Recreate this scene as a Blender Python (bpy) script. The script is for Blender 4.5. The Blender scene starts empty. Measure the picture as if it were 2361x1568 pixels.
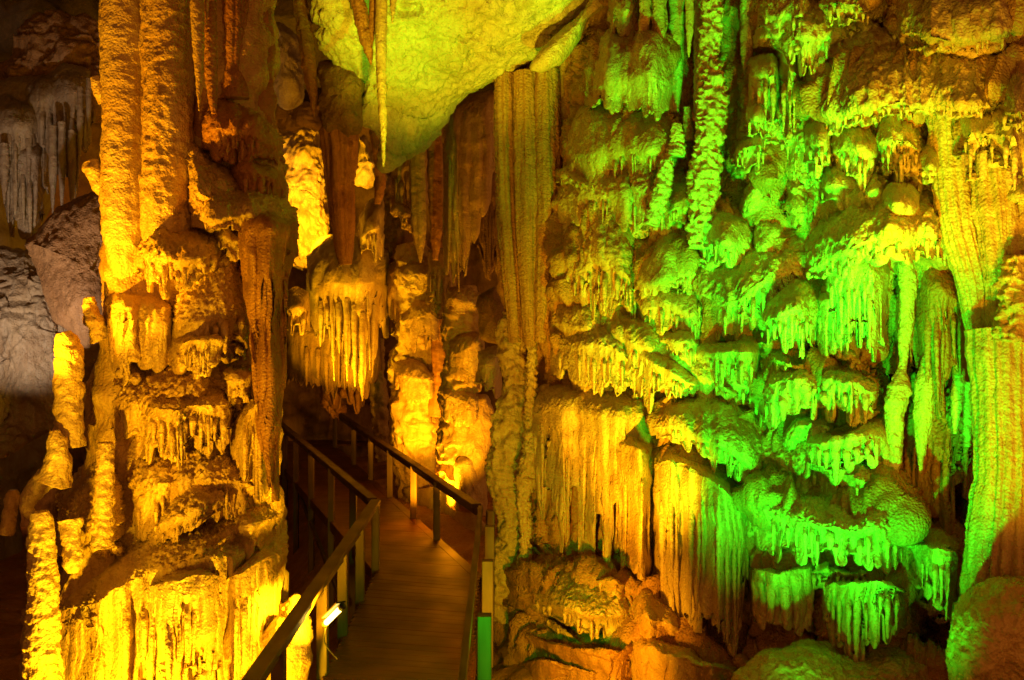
import bpy, math, random
import numpy as np
from mathutils import Vector

# ------------------------------------------------------------------ basics
W, F0, HOR, CZ = 2361.0, 2200.0, 719.0, 3.4
COL = bpy.context.scene.collection
R = math.radians

def P(px, py, d):
    """point seen at picture position (px, py) standing d metres away"""
    px, py, d = np.broadcast_arrays(np.asarray(px, float), np.asarray(py, float), np.asarray(d, float))
    return np.stack([(px-1180.5)/F0*d, d, CZ-(py-HOR)/F0*d], -1)

def _h(i, j, k):
    n = (i*374761393 + j*668265263 + k*2147483647 + 1013904223) & 0xffffffff
    n = ((n ^ (n >> 13)) * 1274126177) & 0xffffffff
    n = ((n ^ (n >> 16)) * 2246822519) & 0xffffffff
    return ((n ^ (n >> 15)) & 0xffff) / 32767.5 - 1.0

def noise(p, s=1.0, off=0.0):
    q = np.asarray(p)*s + off
    i = np.floor(q).astype(np.int64); f = q-i; f = f*f*(3-2*f)
    x, y, z = i[..., 0], i[..., 1], i[..., 2]; fx, fy, fz = f[..., 0], f[..., 1], f[..., 2]
    def c(a, b, d): return _h(x+a, y+b, z+d)
    x00 = c(0,0,0)*(1-fx)+c(1,0,0)*fx; x10 = c(0,1,0)*(1-fx)+c(1,1,0)*fx
    x01 = c(0,0,1)*(1-fx)+c(1,0,1)*fx; x11 = c(0,1,1)*(1-fx)+c(1,1,1)*fx
    return (x00*(1-fy)+x10*fy)*(1-fz)+(x01*(1-fy)+x11*fy)*fz

def fbm(p, s, o=3, off=0.0):
    v = 0; a = 1.0; t = 0
    for k in range(o):
        v = v+a*noise(p, s*2.03**k, off+17.3*k); t += a; a *= .5
    return v/t

def cr(x, pts):
    """smooth interpolation through control rows pts[:,0]=x"""
    pts = np.asarray(pts, float); X = pts[:, 0]; out = []
    for c in range(1, pts.shape[1]):
        Y = pts[:, c]
        m = np.gradient(Y, X) if len(X) > 2 else np.full(len(X), (Y[-1]-Y[0])/(X[-1]-X[0]))
        k = np.clip(np.searchsorted(X, x)-1, 0, len(X)-2)
        h = X[k+1]-X[k]; t = np.clip((x-X[k])/h, 0, 1)
        out.append((2*t**3-3*t**2+1)*Y[k]+(t**3-2*t**2+t)*h*m[k]*.7+(-2*t**3+3*t**2)*Y[k+1]+(t**3-t**2)*h*m[k+1]*.7)
    return out

def mesh(name, V, Fq, mat, parent=None, N=None, smooth=True):
    V = np.ascontiguousarray(V, dtype=np.float32).reshape(-1, 3)
    me = bpy.data.meshes.new(name)
    Fq = np.ascontiguousarray(Fq, dtype=np.int32)
    k = Fq.shape[1]
    me.vertices.add(len(V)); me.vertices.foreach_set('co', V.ravel())
    me.loops.add(Fq.size); me.loops.foreach_set('vertex_index', Fq.ravel())
    me.polygons.add(len(Fq)); me.polygons.foreach_set('loop_start', np.arange(0, Fq.size, k, dtype=np.int32))
    me.polygons.foreach_set('use_smooth', np.full(len(Fq), smooth, dtype=bool))
    me.update(calc_edges=True)
    me.materials.append(mat)
    if N is not None:
        me.normals_split_custom_set_from_vertices(np.asarray(N, dtype=np.float32).reshape(-1, 3).tolist())
    o = bpy.data.objects.new(name, me); COL.objects.link(o)
    if parent is not None:
        o.parent = parent
        o.matrix_parent_inverse = parent.matrix_basis.inverted()
    return o

def grid_faces(a, b, wrap=False):
    i = np.arange(a-1)[:, None]; j = np.arange(b if wrap else b-1)[None, :]
    j2 = (j+1) % b
    return np.stack([i*b+j, i*b+j2, (i+1)*b+j2, (i+1)*b+j], -1).reshape(-1, 4)

def grid_normals(V, wrap=False):
    du = np.gradient(V, axis=0)
    dv = (np.roll(V, -1, 1)-np.roll(V, 1, 1)) if wrap else np.gradient(V, axis=1)
    n = np.cross(du, dv)
    return n/np.maximum(np.linalg.norm(n, axis=-1, keepdims=True), 1e-9)

def tag(o, label=None, cat=None, group=None, kind=None):
    if label: o['label'] = label
    if cat: o['category'] = cat
    if group: o['group'] = group
    if kind: o['kind'] = kind
    return o

def empty(name, loc, label, cat, group=None):
    o = bpy.data.objects.new(name, None); COL.objects.link(o)
    o.location = tuple(float(c) for c in loc); o.empty_display_size = .1
    tag(o, label, cat, group)
    return o

# ------------------------------------------------------------------ materials
def stone(name, c1, c2, c3, rough=.42, grain=1.0, streak=.5, spec=.5, veins=0.):
    m = bpy.data.materials.new(name); m.use_nodes = True
    nt = m.node_tree; nt.nodes.clear(); L = nt.links.new
    def nd(t, **k):
        n = nt.nodes.new(t)
        for a, b in k.items(): setattr(n, a, b)
        return n
    def mix(f, a, b):
        n = nd('ShaderNodeMix', data_type='RGBA')
        for s, v in (('Factor', f), ('A', a), ('B', b)):
            s = [q for q in n.inputs if q.name == s and q.enabled][0] if s != 'Factor' else n.inputs[0]
            if isinstance(v, (tuple, list, float)): s.default_value = (*v, 1) if isinstance(v, tuple) else v
            else: L(v, s)
        return n.outputs[2]
    def ramp(src, a, b):
        n = nd('ShaderNodeMapRange'); n.inputs[1].default_value = a; n.inputs[2].default_value = b
        L(src, n.inputs[0]); return n.outputs[0]
    out = nd('ShaderNodeOutputMaterial'); bs = nd('ShaderNodeBsdfPrincipled'); L(bs.outputs[0], out.inputs[0])
    geo = nd('ShaderNodeNewGeometry')
    def noi(scale, detail=4, vec=None, rough=.6):
        n = nd('ShaderNodeTexNoise'); n.inputs['Scale'].default_value = scale; n.inputs['Detail'].default_value = detail
        n.inputs['Roughness'].default_value = rough; L(vec or geo.outputs['Position'], n.inputs['Vector']); return n.outputs[0]
    mp = nd('ShaderNodeMapping'); mp.inputs['Scale'].default_value = (9, 9, .9); L(geo.outputs['Position'], mp.inputs['Vector'])
    big = ramp(noi(1.6, 3), .38, .66)
    stv = ramp(noi(1.3, 2, mp.outputs[0]), .45, .72)
    col = mix(big, c1, c2)
    mul = nd('ShaderNodeMath', operation='MULTIPLY'); mul.inputs[1].default_value = streak; L(stv, mul.inputs[0])
    col = mix(mul.outputs[0], col, c3)
    sp = ramp(noi(42, 1), .55, .75)
    mu2 = nd('ShaderNodeMath', operation='MULTIPLY'); mu2.inputs[1].default_value = .35; L(sp, mu2.inputs[0])
    col = mix(mu2.outputs[0], col, tuple(c*.45 for c in c3))
    if veins:
        vn = noi(.9, 4, rough=.6); ab = nd('ShaderNodeMath', operation='SUBTRACT'); ab.inputs[1].default_value = .5; L(vn, ab.inputs[0])
        ab2 = nd('ShaderNodeMath', operation='ABSOLUTE'); L(ab.outputs[0], ab2.inputs[0])
        vr = nd('ShaderNodeMapRange'); vr.inputs[1].default_value = 0; vr.inputs[2].default_value = .010; vr.inputs[3].default_value = veins; vr.inputs[4].default_value = 0; L(ab2.outputs[0], vr.inputs[0])
        col = mix(vr.outputs[0], col, (.10, .06, .03))
        col = mix(ramp(noi(3.1, 4, rough=.75), .56, .68), col, (.42, .35, .15))
    L(col, bs.inputs['Base Color'])
    rr = nd('ShaderNodeMapRange'); L(noi(6, 2), rr.inputs[0]); rr.inputs[1].default_value = .3; rr.inputs[2].default_value = .7
    rr.inputs[3].default_value = rough-.16; rr.inputs[4].default_value = rough+.2; L(rr.outputs[0], bs.inputs['Roughness'])
    bs.inputs['Specular IOR Level'].default_value = spec
    v = nd('ShaderNodeTexVoronoi'); v.inputs['Scale'].default_value = 46; v.feature = 'F1'; L(geo.outputs['Position'], v.inputs['Vector'])
    b1 = nd('ShaderNodeBump'); b1.inputs['Strength'].default_value = .4*grain; b1.inputs['Distance'].default_value = .02; L(v.outputs['Distance'], b1.inputs['Height']); b1.invert = True
    b2 = nd('ShaderNodeBump'); b2.inputs['Strength'].default_value = .7*grain; b2.inputs['Distance'].default_value = .02
    L(noi(20, 3, rough=.7), b2.inputs['Height']); L(b1.outputs[0], b2.inputs['Normal'])
    mp2 = nd('ShaderNodeMapping'); mp2.inputs['Scale'].default_value = (22, 22, 2.2); L(geo.outputs['Position'], mp2.inputs['Vector'])
    b3 = nd('ShaderNodeBump'); b3.inputs['Strength'].default_value = .35; b3.inputs['Distance'].default_value = .02
    L(noi(1.2, 1, mp2.outputs[0]), b3.inputs['Height']); L(b2.outputs[0], b3.inputs['Normal'])
    L(b3.outputs[0], bs.inputs['Normal'])
    return m

M = {
 'cream': stone('cream_flowstone', (.66,.50,.27), (.55,.36,.16), (.42,.22,.07)),
 'gold':  stone('golden_flowstone', (.62,.44,.20), (.55,.34,.12), (.36,.16,.04), rough=.36),
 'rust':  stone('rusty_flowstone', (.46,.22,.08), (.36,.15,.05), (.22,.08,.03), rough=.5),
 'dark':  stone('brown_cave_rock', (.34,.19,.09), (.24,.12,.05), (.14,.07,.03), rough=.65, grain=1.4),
 'grey':  stone('grey_cave_rock', (.36,.28,.20), (.24,.16,.10), (.42,.37,.32), rough=.6, grain=1.2),
 'wall':  stone('recess_wall_rock', (.50,.27,.11), (.40,.19,.07), (.24,.10,.04), rough=.5, grain=1.3),
 'ceil':  stone('shade_darkened_ceiling_rock', (.10,.065,.05), (.06,.04,.03), (.03,.02,.015), rough=.7, grain=1.4),  # ceiling gloom put into the colour, since ambient light would show it brown
 'slab':  stone('pale_slab_rock', (.66,.58,.34), (.55,.42,.20), (.30,.22,.10), rough=.6, grain=1.1, streak=.25, veins=.35),
}

def wood(name, c1, c2, rough=.4):
    m = bpy.data.materials.new(name); m.use_nodes = True
    nt = m.node_tree; L = nt.links.new; bs = nt.nodes['Principled BSDF']
    tc = nt.nodes.new('ShaderNodeTexCoord')
    mp = nt.nodes.new('ShaderNodeMapping'); mp.inputs['Scale'].default_value = (1.5, 30, 30); L(tc.outputs['UV'], mp.inputs['Vector'])
    n = nt.nodes.new('ShaderNodeTexNoise'); n.inputs['Scale'].default_value = 1.6; n.inputs['Detail'].default_value = 6; L(mp.outputs[0], n.inputs['Vector'])
    n2 = nt.nodes.new('ShaderNodeTexNoise'); n2.inputs['Scale'].default_value = 2.2; n2.inputs['Detail'].default_value = 5
    g = nt.nodes.new('ShaderNodeNewGeometry'); L(g.outputs['Position'], n2.inputs['Vector'])
    ad = nt.nodes.new('ShaderNodeMath'); ad.operation = 'ADD'; L(n.outputs[0], ad.inputs[0]); L(n2.outputs[0], ad.inputs[1])
    mr = nt.nodes.new('ShaderNodeMapRange'); mr.inputs[1].default_value = .7; mr.inputs[2].default_value = 1.3; L(ad.outputs[0], mr.inputs[0])
    mx = nt.nodes.new('ShaderNodeMix'); mx.data_type = 'RGBA'; L(mr.outputs[0], mx.inputs[0])
    mx.inputs[6].default_value = (*c1, 1); mx.inputs[7].default_value = (*c2, 1)
    L(mx.outputs[2], bs.inputs['Base Color'])
    mr2 = nt.nodes.new('ShaderNodeMapRange'); mr2.inputs[3].default_value = rough-.12; mr2.inputs[4].default_value = rough+.25; L(n2.outputs[0], mr2.inputs[0]); L(mr2.outputs[0], bs.inputs['Roughness'])
    b = nt.nodes.new('ShaderNodeBump'); b.inputs['Strength'].default_value = .5; b.inputs['Distance'].default_value = .006; L(n.outputs[0], b.inputs['Height']); L(b.outputs[0], bs.inputs['Normal'])
    return m
M['deck'] = wood('walkway_planks', (.17,.048,.016), (.08,.026,.010), .42)
M['rail'] = wood('railing_timber', (.17,.095,.045), (.08,.042,.02), .45)

def plain(name, c, rough=.5, metal=0.0, emit=None, es=0):
    m = bpy.data.materials.new(name); m.use_nodes = True; bs = m.node_tree.nodes['Principled BSDF']
    bs.inputs['Base Color'].default_value = (*c, 1); bs.inputs['Roughness'].default_value = rough; bs.inputs['Metallic'].default_value = metal
    if emit: bs.inputs['Emission Color'].default_value = (*emit, 1); bs.inputs['Emission Strength'].default_value = es
    return m
M['lampmetal'] = plain('black_lamp_metal', (.03,.03,.03), .4, .6)
M['lampglass'] = plain('lit_lamp_glass', (.9,.85,.6), .3, 0, (1,.66,.12), 9)
M['cable'] = plain('black_cable', (.02,.018,.015), .6)

# ------------------------------------------------------------------ shapes
def DR(px):   # depth of the right wall
    return np.interp(px, [1000,1220,1300,1500,1900,2361,3200], [12.6,11.6,11.0,10.0,8.8,7.6,5.5])
def DL(px):   # front of the left column
    px = np.asarray(px, float); return 9.0+((px-430)/250.)**2*.55
def DB(px): return np.full_like(np.asarray(px, float), 9.6)

def displace(V, N, seed, a=(.05,.02,.006), s=(2.2,7,26)):
    d = a[0]*noise(V, s[0], seed)+a[1]*noise(V, s[1], seed+5)+a[2]*(noise(V, s[2], seed+9)+.6*noise(V, s[2]*2.1, seed+3))
    return V+N*d[..., None]

RELIEF = []
def ledge(label, pts, out=.35, flw=14, mat='cream', D=DR, seed=0, jag=.45, amp=.5, ns=7, dd=0., bulge=.55, grain=1.0,
          name='flowstone_ledge', cat='rock ledge', group='flowstone ledges', taper=2.8, slen=.86, lean=0., power=1.75, sat=0, parent=None):
    rng = np.random.RandomState(seed*7+11); jag = .33+.67*jag
    pts = np.array(pts, float); x0, x1 = pts[0, 0], pts[-1, 0]; wpx = x1-x0
    nu = int(max(24, wpx/2.6)); u = np.linspace(0, 1, nu)
    px = x0+u*wpx
    yt, yl, yb = cr(px, pts)
    if parent is None or True:
        yl = yl+5*noise(np.stack([px/26., px*0+seed*.7, px*0], -1))+10*noise(np.stack([px/70., px*0+seed*1.7, px*0], -1)); yt = yt+9*noise(np.stack([px/50., px*0+seed*2.7, px*0], -1))-(20 if parent is None and name == 'flowstone_ledge' and D is not DL else 8)
    yt = np.minimum(yt, yl-4); yb = np.maximum(yb, yl+3)
    e = (1-np.abs(2*u-1)**taper)**.5; e = np.clip(e, .0, 1)
    dw = D(px)+dd
    # flutes
    cs = []; x = x0-flw*.3
    while x < x1+flw*.5:
        w = flw*rng.uniform(.55, 1.5); cs.append((x+w/2, w*.58, rng.uniform(jag, 1.12)*(rng.uniform(.55, 1) if rng.rand() < .35 else 1), rng.uniform(.5, 1.1))); x += w
    cs = np.array(cs)
    hgt = np.maximum((yb-yl).mean(), 10)
    ncap = int(np.clip((np.abs(yl-yt).max()+wpx*.12)/3.2, 8, 60)); nface = int(np.clip(hgt*1.15/3.2, 8, 110)); nund = 6
    # lip undulation
    lipn = noise(np.stack([px/45., px*0+seed, px*0], -1))*.16+.22*noise(np.stack([px/95., px*0+seed+3, px*0], -1))+noise(np.stack([px/18., px*0+seed+7, px*0], -1))*.06
    outv = out*(e*(1+lipn*1.6*min(1, .55/out)))
    T = P(px, yt, dw+.12); Lp = P(px, yl, dw-outv); 
    rows = []
    for t in np.linspace(0, 1, ncap):
        a = t*math.pi/2
        s = math.sin(a)**(2/power); c = 1-math.cos(a)**(2/power)
        v = T.copy(); v[:, 0] = T[:, 0]+(Lp[:, 0]-T[:, 0])*s; v[:, 1] = T[:, 1]+(Lp[:, 1]-T[:, 1])*s
        v[:, 2] = T[:, 2]+(Lp[:, 2]-T[:, 2])*c
        rows.append(v)
    # face
    warp = lambda t: flw*.5*noise(np.stack([px/(flw*5), px*0+t*1.7, px*0+seed], -1))
    f0 = None
    for k, t in enumerate(np.linspace(0, 1, nface+1)[1:]):
        xx = px+warp(t*2)*min(1, t*3)+lean*t*0
        q = (xx[:, None]-cs[None, :, 0])/cs[None, :, 1]
        ff = np.sqrt(np.clip(1-q*q, 0, 1))
        idx = ff.argmax(1); f = ff.max(1); ln = cs[idx, 2]; am = cs[idx, 3]
        zl = (yb-yl)
        lf = jag*.82+(ln-jag*.82)*f**.75
        yy = yl+zl*lf*t
        ramp = min(1, t*5)*(1-.55*t**1.5)
        dep = dw-outv*(1-.12*t-.10*math.sin(t*math.pi))-am*f*amp*flw/F0*9.*2.0*ramp*np.minimum(1, e*1.5)+.03*min(1, t*6)-(.010*(1-2*np.abs(noise(np.stack([xx/5.5, px*0+t*1.2, px*0+seed], -1))))+.006*noise(np.stack([xx/3., px*0+t*3, px*0+seed], -1)))*ramp
        v = P(px+lean*zl*t, yy, dep)
        rows.append(v)
    last = rows[-1]
    mid = P(px, yl+(yb-yl)*.25, dw-outv*.55)
    bk = P(px, yl+(yb-yl)*.1+6, dw+.15)
    for t in np.linspace(0, 1, nund+1)[1:]:
        if t < .5:
            s = t*2; v = last.copy(); v[:, 1] += s*.07*np.clip(e, .1, 1); v[:, 2] += s*.01
        else:
            s = (t-.5)*2; l2 = last.copy(); l2[:, 1] += .07
            v = l2+(bk-l2)*s; v[:, 2] = l2[:, 2]+(bk[:, 2]-l2[:, 2])*min(1, s*1.6)
        rows.append(v)
    V = np.stack(rows, 0)
    N = grid_normals(V)
    if N[ncap//2, nu//2, 2] < 0: N = -N
    sc = 9./9.
    capmask = np.zeros(V.shape[:2]); capmask[:ncap] = 1; capmask[ncap:ncap+4] = .5
    big = .055*fbm(V, 2.4, 2, seed)+.018*noise(V, 7, seed+5)
    gr = (.006*noise(V, 24, seed+9)+.0075*noise(V, 48, seed+3))*(.35+.95*capmask)*grain
    V = V+N*(big+gr)[..., None]
    N = grid_normals(V)
    if N[ncap//2, nu//2, 2] < 0: N = -N
    Fq = grid_faces(V.shape[0], nu)
    flip = np.dot(np.cross(V[1, 1]-V[0, 1], V[0, 2]-V[0, 1]), N[0, 1]) 
    c0 = V[ncap//2, nu//2]
    fn = np.cross(V[ncap//2, nu//2+1]-c0, V[ncap//2+1, nu//2]-c0)
    if np.dot(fn, N[ncap//2, nu//2]) < 0: Fq = Fq[:, ::-1]
    root = parent or empty(name, Lp[nu//2], label, cat, group)
    nr = ncap+2
    def part(nm, r0, r1, mt):
        vv = V[r0:r1]; fq = grid_faces(r1-r0, nu)
        if np.dot(fn, N[ncap//2, nu//2]) < 0: fq = fq[:, ::-1]
        return mesh(nm, vv, fq, M[mt], root, N[r0:r1])
    part('rounded_top' if parent is None else 'side_lobe', 0, nr, mat)
    part('drapery', nr-1, V.shape[0], mat)
    # stalactites of the fringe
    cand = [i for i in range(len(cs)) if x0+wpx*.04 < cs[i, 0] < x1-wpx*.04]
    rng.shuffle(cand)
    for i in cand[:ns]:
        xc = cs[i, 0]; j = int(np.clip((xc-x0)/wpx*nu, 0, nu-1))
        if e[j] < .35: continue
        d = dw[j]-outv[j]*.93-.02
        r = cs[i, 1]*rng.uniform(.45, .75)
        ya = yl[j]+(yb[j]-yl[j])*rng.uniform(.05, .3); yz = yl[j]+(yb[j]-yl[j])*min(1.25, cs[i, 2]*rng.uniform(1.0, 1.2)*slen)
        k = rng.uniform(-.03, .03)
        tube_mesh('stalactite', [(xc, ya, d+.06, r*.9), (xc+k*30, ya+(yz-ya)*.25, d, r), (xc+k*(yz-ya)*.5, ya+(yz-ya)*.65, d+.01, r*.68), (xc+k*(yz-ya)*.9, ya+(yz-ya)*.93, d+.015, r*.42), (xc+k*(yz-ya), yz, d+.02, 1.4)], mat, root, seed+i, lump=.16)
    for k in range(sat):
        kind = rng.rand(); w = wpx*rng.uniform(.35, .75); xa = x0+rng.uniform(-.12, 1.12)*(wpx-w)
        xs = np.linspace(xa, xa+w, 4); T0, L0, B0 = cr(np.clip(xs, x0, x1), pts)
        lw = rng.uniform(14, 30)*min(1.3, max(.6, w/90)); sl = rng.uniform(-12, 12)*np.linspace(-1, 1, 4); ar = np.array([10, 0, 0, 10])
        if kind < .8: yb0 = B0*rng.uniform(.75, 1.0)+L0*0; yb0 = L0+(B0-L0)*rng.uniform(.75, 1.05); o2 = out*rng.uniform(.45, .68)
        else: yb0 = T0-rng.uniform(0, 14); o2 = out*rng.uniform(.3, .5)
        ledge(None, np.c_[xs, yb0+sl-lw*.4+ar, yb0+sl+lw*.5+ar, yb0+sl+lw*rng.uniform(1.2, 2.2)], out=o2, flw=flw*.8, mat=mat, D=D, seed=seed*13+k+500, jag=.4, amp=amp, ns=max(2, int(w/22)), dd=dd, grain=grain, parent=root)
    return root

def tube_verts(pts, seed=0, lump=.2, flutes=0, famp=.25, rings=0.0, ringl=16., seg=None, tipround=True, squash=1.0, rough=1.0, pop=0.):
    pts = np.array(pts, float)
    C = P(pts[:, 0], pts[:, 1], pts[:, 2]); rad = pts[:, 3]/F0*pts[:, 2]
    s = np.r_[0, np.cumsum(np.linalg.norm(np.diff(C, axis=0), axis=1))]
    n = int(np.clip(s[-1]/pts[0, 2]*F0/3.2, 8, 340))
    q = np.linspace(0, s[-1], n)
    xyz = np.stack(cr(q, np.c_[s, C]), -1); r = cr(q, np.c_[s, rad])[0]; r = np.maximum(r, .002)
    # rounded ends
    m = rad.max()
    seg = seg or int(np.clip(pts[:, 3].max()*2*math.pi/3.6, 10, 120))
    a = np.linspace(0, 2*math.pi, seg, endpoint=False)
    tq = np.gradient(xyz, axis=0); tq /= np.linalg.norm(tq, axis=1, keepdims=True)
    ref = np.array([0, 1., 0]); A = np.cross(tq, ref); A /= np.maximum(np.linalg.norm(A, axis=1, keepdims=True), 1e-6); B = np.cross(A, tq)
    pxscale = pts[0, 2]/F0
    rr = np.repeat(r[:, None], seg, 1)
    if flutes:
        rs = np.random.RandomState(seed); ph = rs.rand()*6
        aw = a[None, :]+.25*np.sin(q[:, None]*1.3+ph)*.4
        fr = flutes/2.6; cc = np.stack([np.cos(aw)*fr, np.sin(aw)*fr, q[:, None]*.22+aw*0], -1)
        fl = np.clip(np.abs(noise(cc, 1.0, seed*1.3+.5))*3.2, 0, 1)**.6*.75+.25*np.abs(np.sin(aw*flutes/2+ph+.7*np.sin(a*2+ph)))**.7
        rr = rr*(1-famp+famp*fl)
    if rings:
        wob = noise(np.stack([q*0+seed, q*2.1, q*0], -1))*.5
        rl = ringl*pxscale
        ang = np.stack([np.cos(a)[None, :]*1.3+q[:, None]*0, np.sin(a)[None, :]*1.3+q[:, None]*0, q[:, None]*1.6+a*0], -1)
        rs2 = np.abs(np.sin(math.pi*(q[:, None]/rl+wob[:, None]*2.6+.9*noise(ang, 1.0, seed+3))))**.6
        rr = rr*(1+rings*(rs2-.5)*(1+.8*noise(np.stack([np.cos(a)[None, :]*1.5+q[:, None]*0, np.sin(a)[None, :]*1.5+q[:, None]*0, q[:, None]*6+a*0], -1), 1, seed)))
    V = xyz[:, None, :]+rr[..., None]*(np.cos(a)[None, :, None]*A[:, None, :]+squash*np.sin(a)[None, :, None]*B[:, None, :])
    Nn = (np.cos(a)[None, :, None]*A[:, None, :]+np.sin(a)[None, :, None]*B[:, None, :])
    sc = 1/np.maximum(r.mean(), .02)
    dsp = lump*r[:, None]*(noise(V, sc*.9, seed)+.5*noise(V, sc*2.4, seed+4))+.005*rough*noise(V, 28, seed+2)+.004*rough*noise(V, 60, seed+2)
    if pop: dsp = dsp+pop*r.mean()*((1-2.4*np.abs(noise(V, 1/(.5*r.mean()), seed+6)))+.5*(1-2.4*np.abs(noise(V, 1/(.25*r.mean()), seed+8))))
    V = V+Nn*dsp[..., None]
    # close ends
    return V, seg

def tube_mesh(name, pts, mat, parent=None, seed=0, **k):
    V, seg = tube_verts(pts, seed, **k)
    n = V.shape[0]
    top = V[0].mean(0); bot = V[-1].mean(0)
    allv = np.concatenate([np.repeat(top[None, None], seg, 1), V, np.repeat(bot[None, None], seg, 1)], 0)
    return mesh(name, allv, grid_faces(n+2, seg, True), M[mat], parent)

def tube(name, label, cat, pts, mat='cream', seed=0, group=None, **k):
    return tag(tube_mesh(name, pts, mat, None, seed, **k), label, cat, group)

def boulder_mesh(name, outline, c, d, bulge, mat, parent=None, seed=0, back=.4, gx=0., gy=0., a=(.07,.03,.008), s=(1.8,6,24), p=2.4, ridge=0.):
    o = np.array(outline, float); o = np.vstack([o, o[:1]])
    L = np.r_[0, np.cumsum(np.hypot(*np.diff(o, axis=0).T))]
    nt = int(np.clip(L[-1]/4, 40, 420)); q = np.linspace(0, L[-1], nt, endpoint=False)
    ox = np.interp(q, L, o[:, 0]); oy = np.interp(q, L, o[:, 1])
    k = np.array([1, 2, 3, 2, 1.])/9
    for _ in range(1):
        ox = sum(np.roll(ox, i-2)*k[i] for i in range(5)); oy = sum(np.roll(oy, i-2)*k[i] for i in range(5))
    rmax = np.hypot(ox-c[0], oy-c[1]).max(); nr = int(np.clip(rmax/4, 10, 130))
    th = np.concatenate([np.linspace(0, math.pi/2, nr), np.linspace(math.pi/2, math.pi, max(6, nr//3))[1:]])
    rows = []
    for t in th:
        r = math.sin(t)**(1.0) if t <= math.pi/2 else math.sin(t)
        x = c[0]+(ox-c[0])*r; y = c[1]+(oy-c[1])*r
        h = (1-min(1, r)**p)**(1/p)
        dep = d+gx*(x-c[0])+gy*(y-c[1])+(-bulge*h if t <= math.pi/2 else back*h)
        rows.append(P(x, y, dep))
    V = np.stack(rows, 0); N = grid_normals(V, True)
    cen = P(c[0], c[1], d)
    if np.dot(N[nr//2, 0], V[nr//2, 0]-P(c[0], c[1], d+.5*back)) < 0: N = -N
    V = displace(V, N, seed, a, s)
    if ridge: V = V-N*(ridge*np.clip(1-np.abs(fbm(V*np.array([.7,1,1.8]), 1.5, 3, seed+40))/.07, 0, 1))[..., None]
    V[0] = V[0].mean(0); V[-1] = V[-1].mean(0)
    return mesh(name, V, grid_faces(V.shape[0], nt, True), M[mat], parent)

def boulder(name, label, cat, outline, c, d, bulge, mat='cream', seed=0, group=None, **k):
    return tag(boulder_mesh(name, outline, c, d, bulge, mat, None, seed, **k), label, cat, group)

def sheet(name, X, Y, Zf, mat, label, cat):
    """structure sheet from a grid of world points"""
    o = mesh(name, np.stack([X, Y, Zf], -1), grid_faces(*X.shape), M[mat])
    return tag(o, label, cat, kind='structure')
# ------------------------------------------------------------------ setting
def setting():
    # far wall
    X, Z = np.meshgrid(np.linspace(-22, 8, 340), np.linspace(-5, 15, 230), indexing='ij')
    Y = 25+X*0+.05*(X+5)**2*.3
    p = np.stack([X, Y, Z], -1)
    Y = Y-1.5*fbm(p, .35, 3, 5)-.45*fbm(p, 1.4, 3, 9)-.12*noise(p, 5, 3)
    sheet('far_cave_wall', X, Y, Z, 'dark', 'uneven rock wall at the far end of the cave', 'cave wall')
    # left wall
    Yl, Z = np.meshgrid(np.linspace(-2, 25, 240), np.linspace(-5, 11, 160), indexing='ij')
    X = -9.5+Yl*0-.12*Yl
    p = np.stack([X, Yl, Z], -1); X = X+1.3*fbm(p, .4, 3, 21)+.3*fbm(p, 1.6, 3, 2)
    sheet('side_cave_wall', X, Yl, Z, 'grey', 'dark grey rock wall on the far left', 'cave wall')
    # ceiling
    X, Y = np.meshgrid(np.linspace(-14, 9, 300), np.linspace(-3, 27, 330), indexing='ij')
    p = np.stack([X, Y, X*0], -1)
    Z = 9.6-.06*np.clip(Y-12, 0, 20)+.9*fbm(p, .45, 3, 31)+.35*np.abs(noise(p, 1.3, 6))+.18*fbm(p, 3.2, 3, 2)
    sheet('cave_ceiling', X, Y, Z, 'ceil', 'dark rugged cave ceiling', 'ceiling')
    # ground
    X, Y = np.meshgrid(np.linspace(-14, 9, 330), np.linspace(-3, 27, 360), indexing='ij')
    p = np.stack([X, Y, X*0], -1)
    base = np.interp(X, [-14, -3.2, -1.2, -.3, .4, 9], [-2.4, -2.3, -2.2, -.75, -.35, -.2])
    base = base + np.clip((Y-13)/4, 0, 1)*(np.clip((X+3.2+(Y-13)*.36)/2.2, 0, 1))*(2.0-np.clip(base+2.2, 0, 1.9))*.95
    Z = base+.22*fbm(p, .9, 3, 41)+.06*fbm(p, 4, 3, 4)
    sheet('ground', X, Y, Z, 'rust', 'bare orange brown rock floor of the cave', 'ground')
setting()

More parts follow.
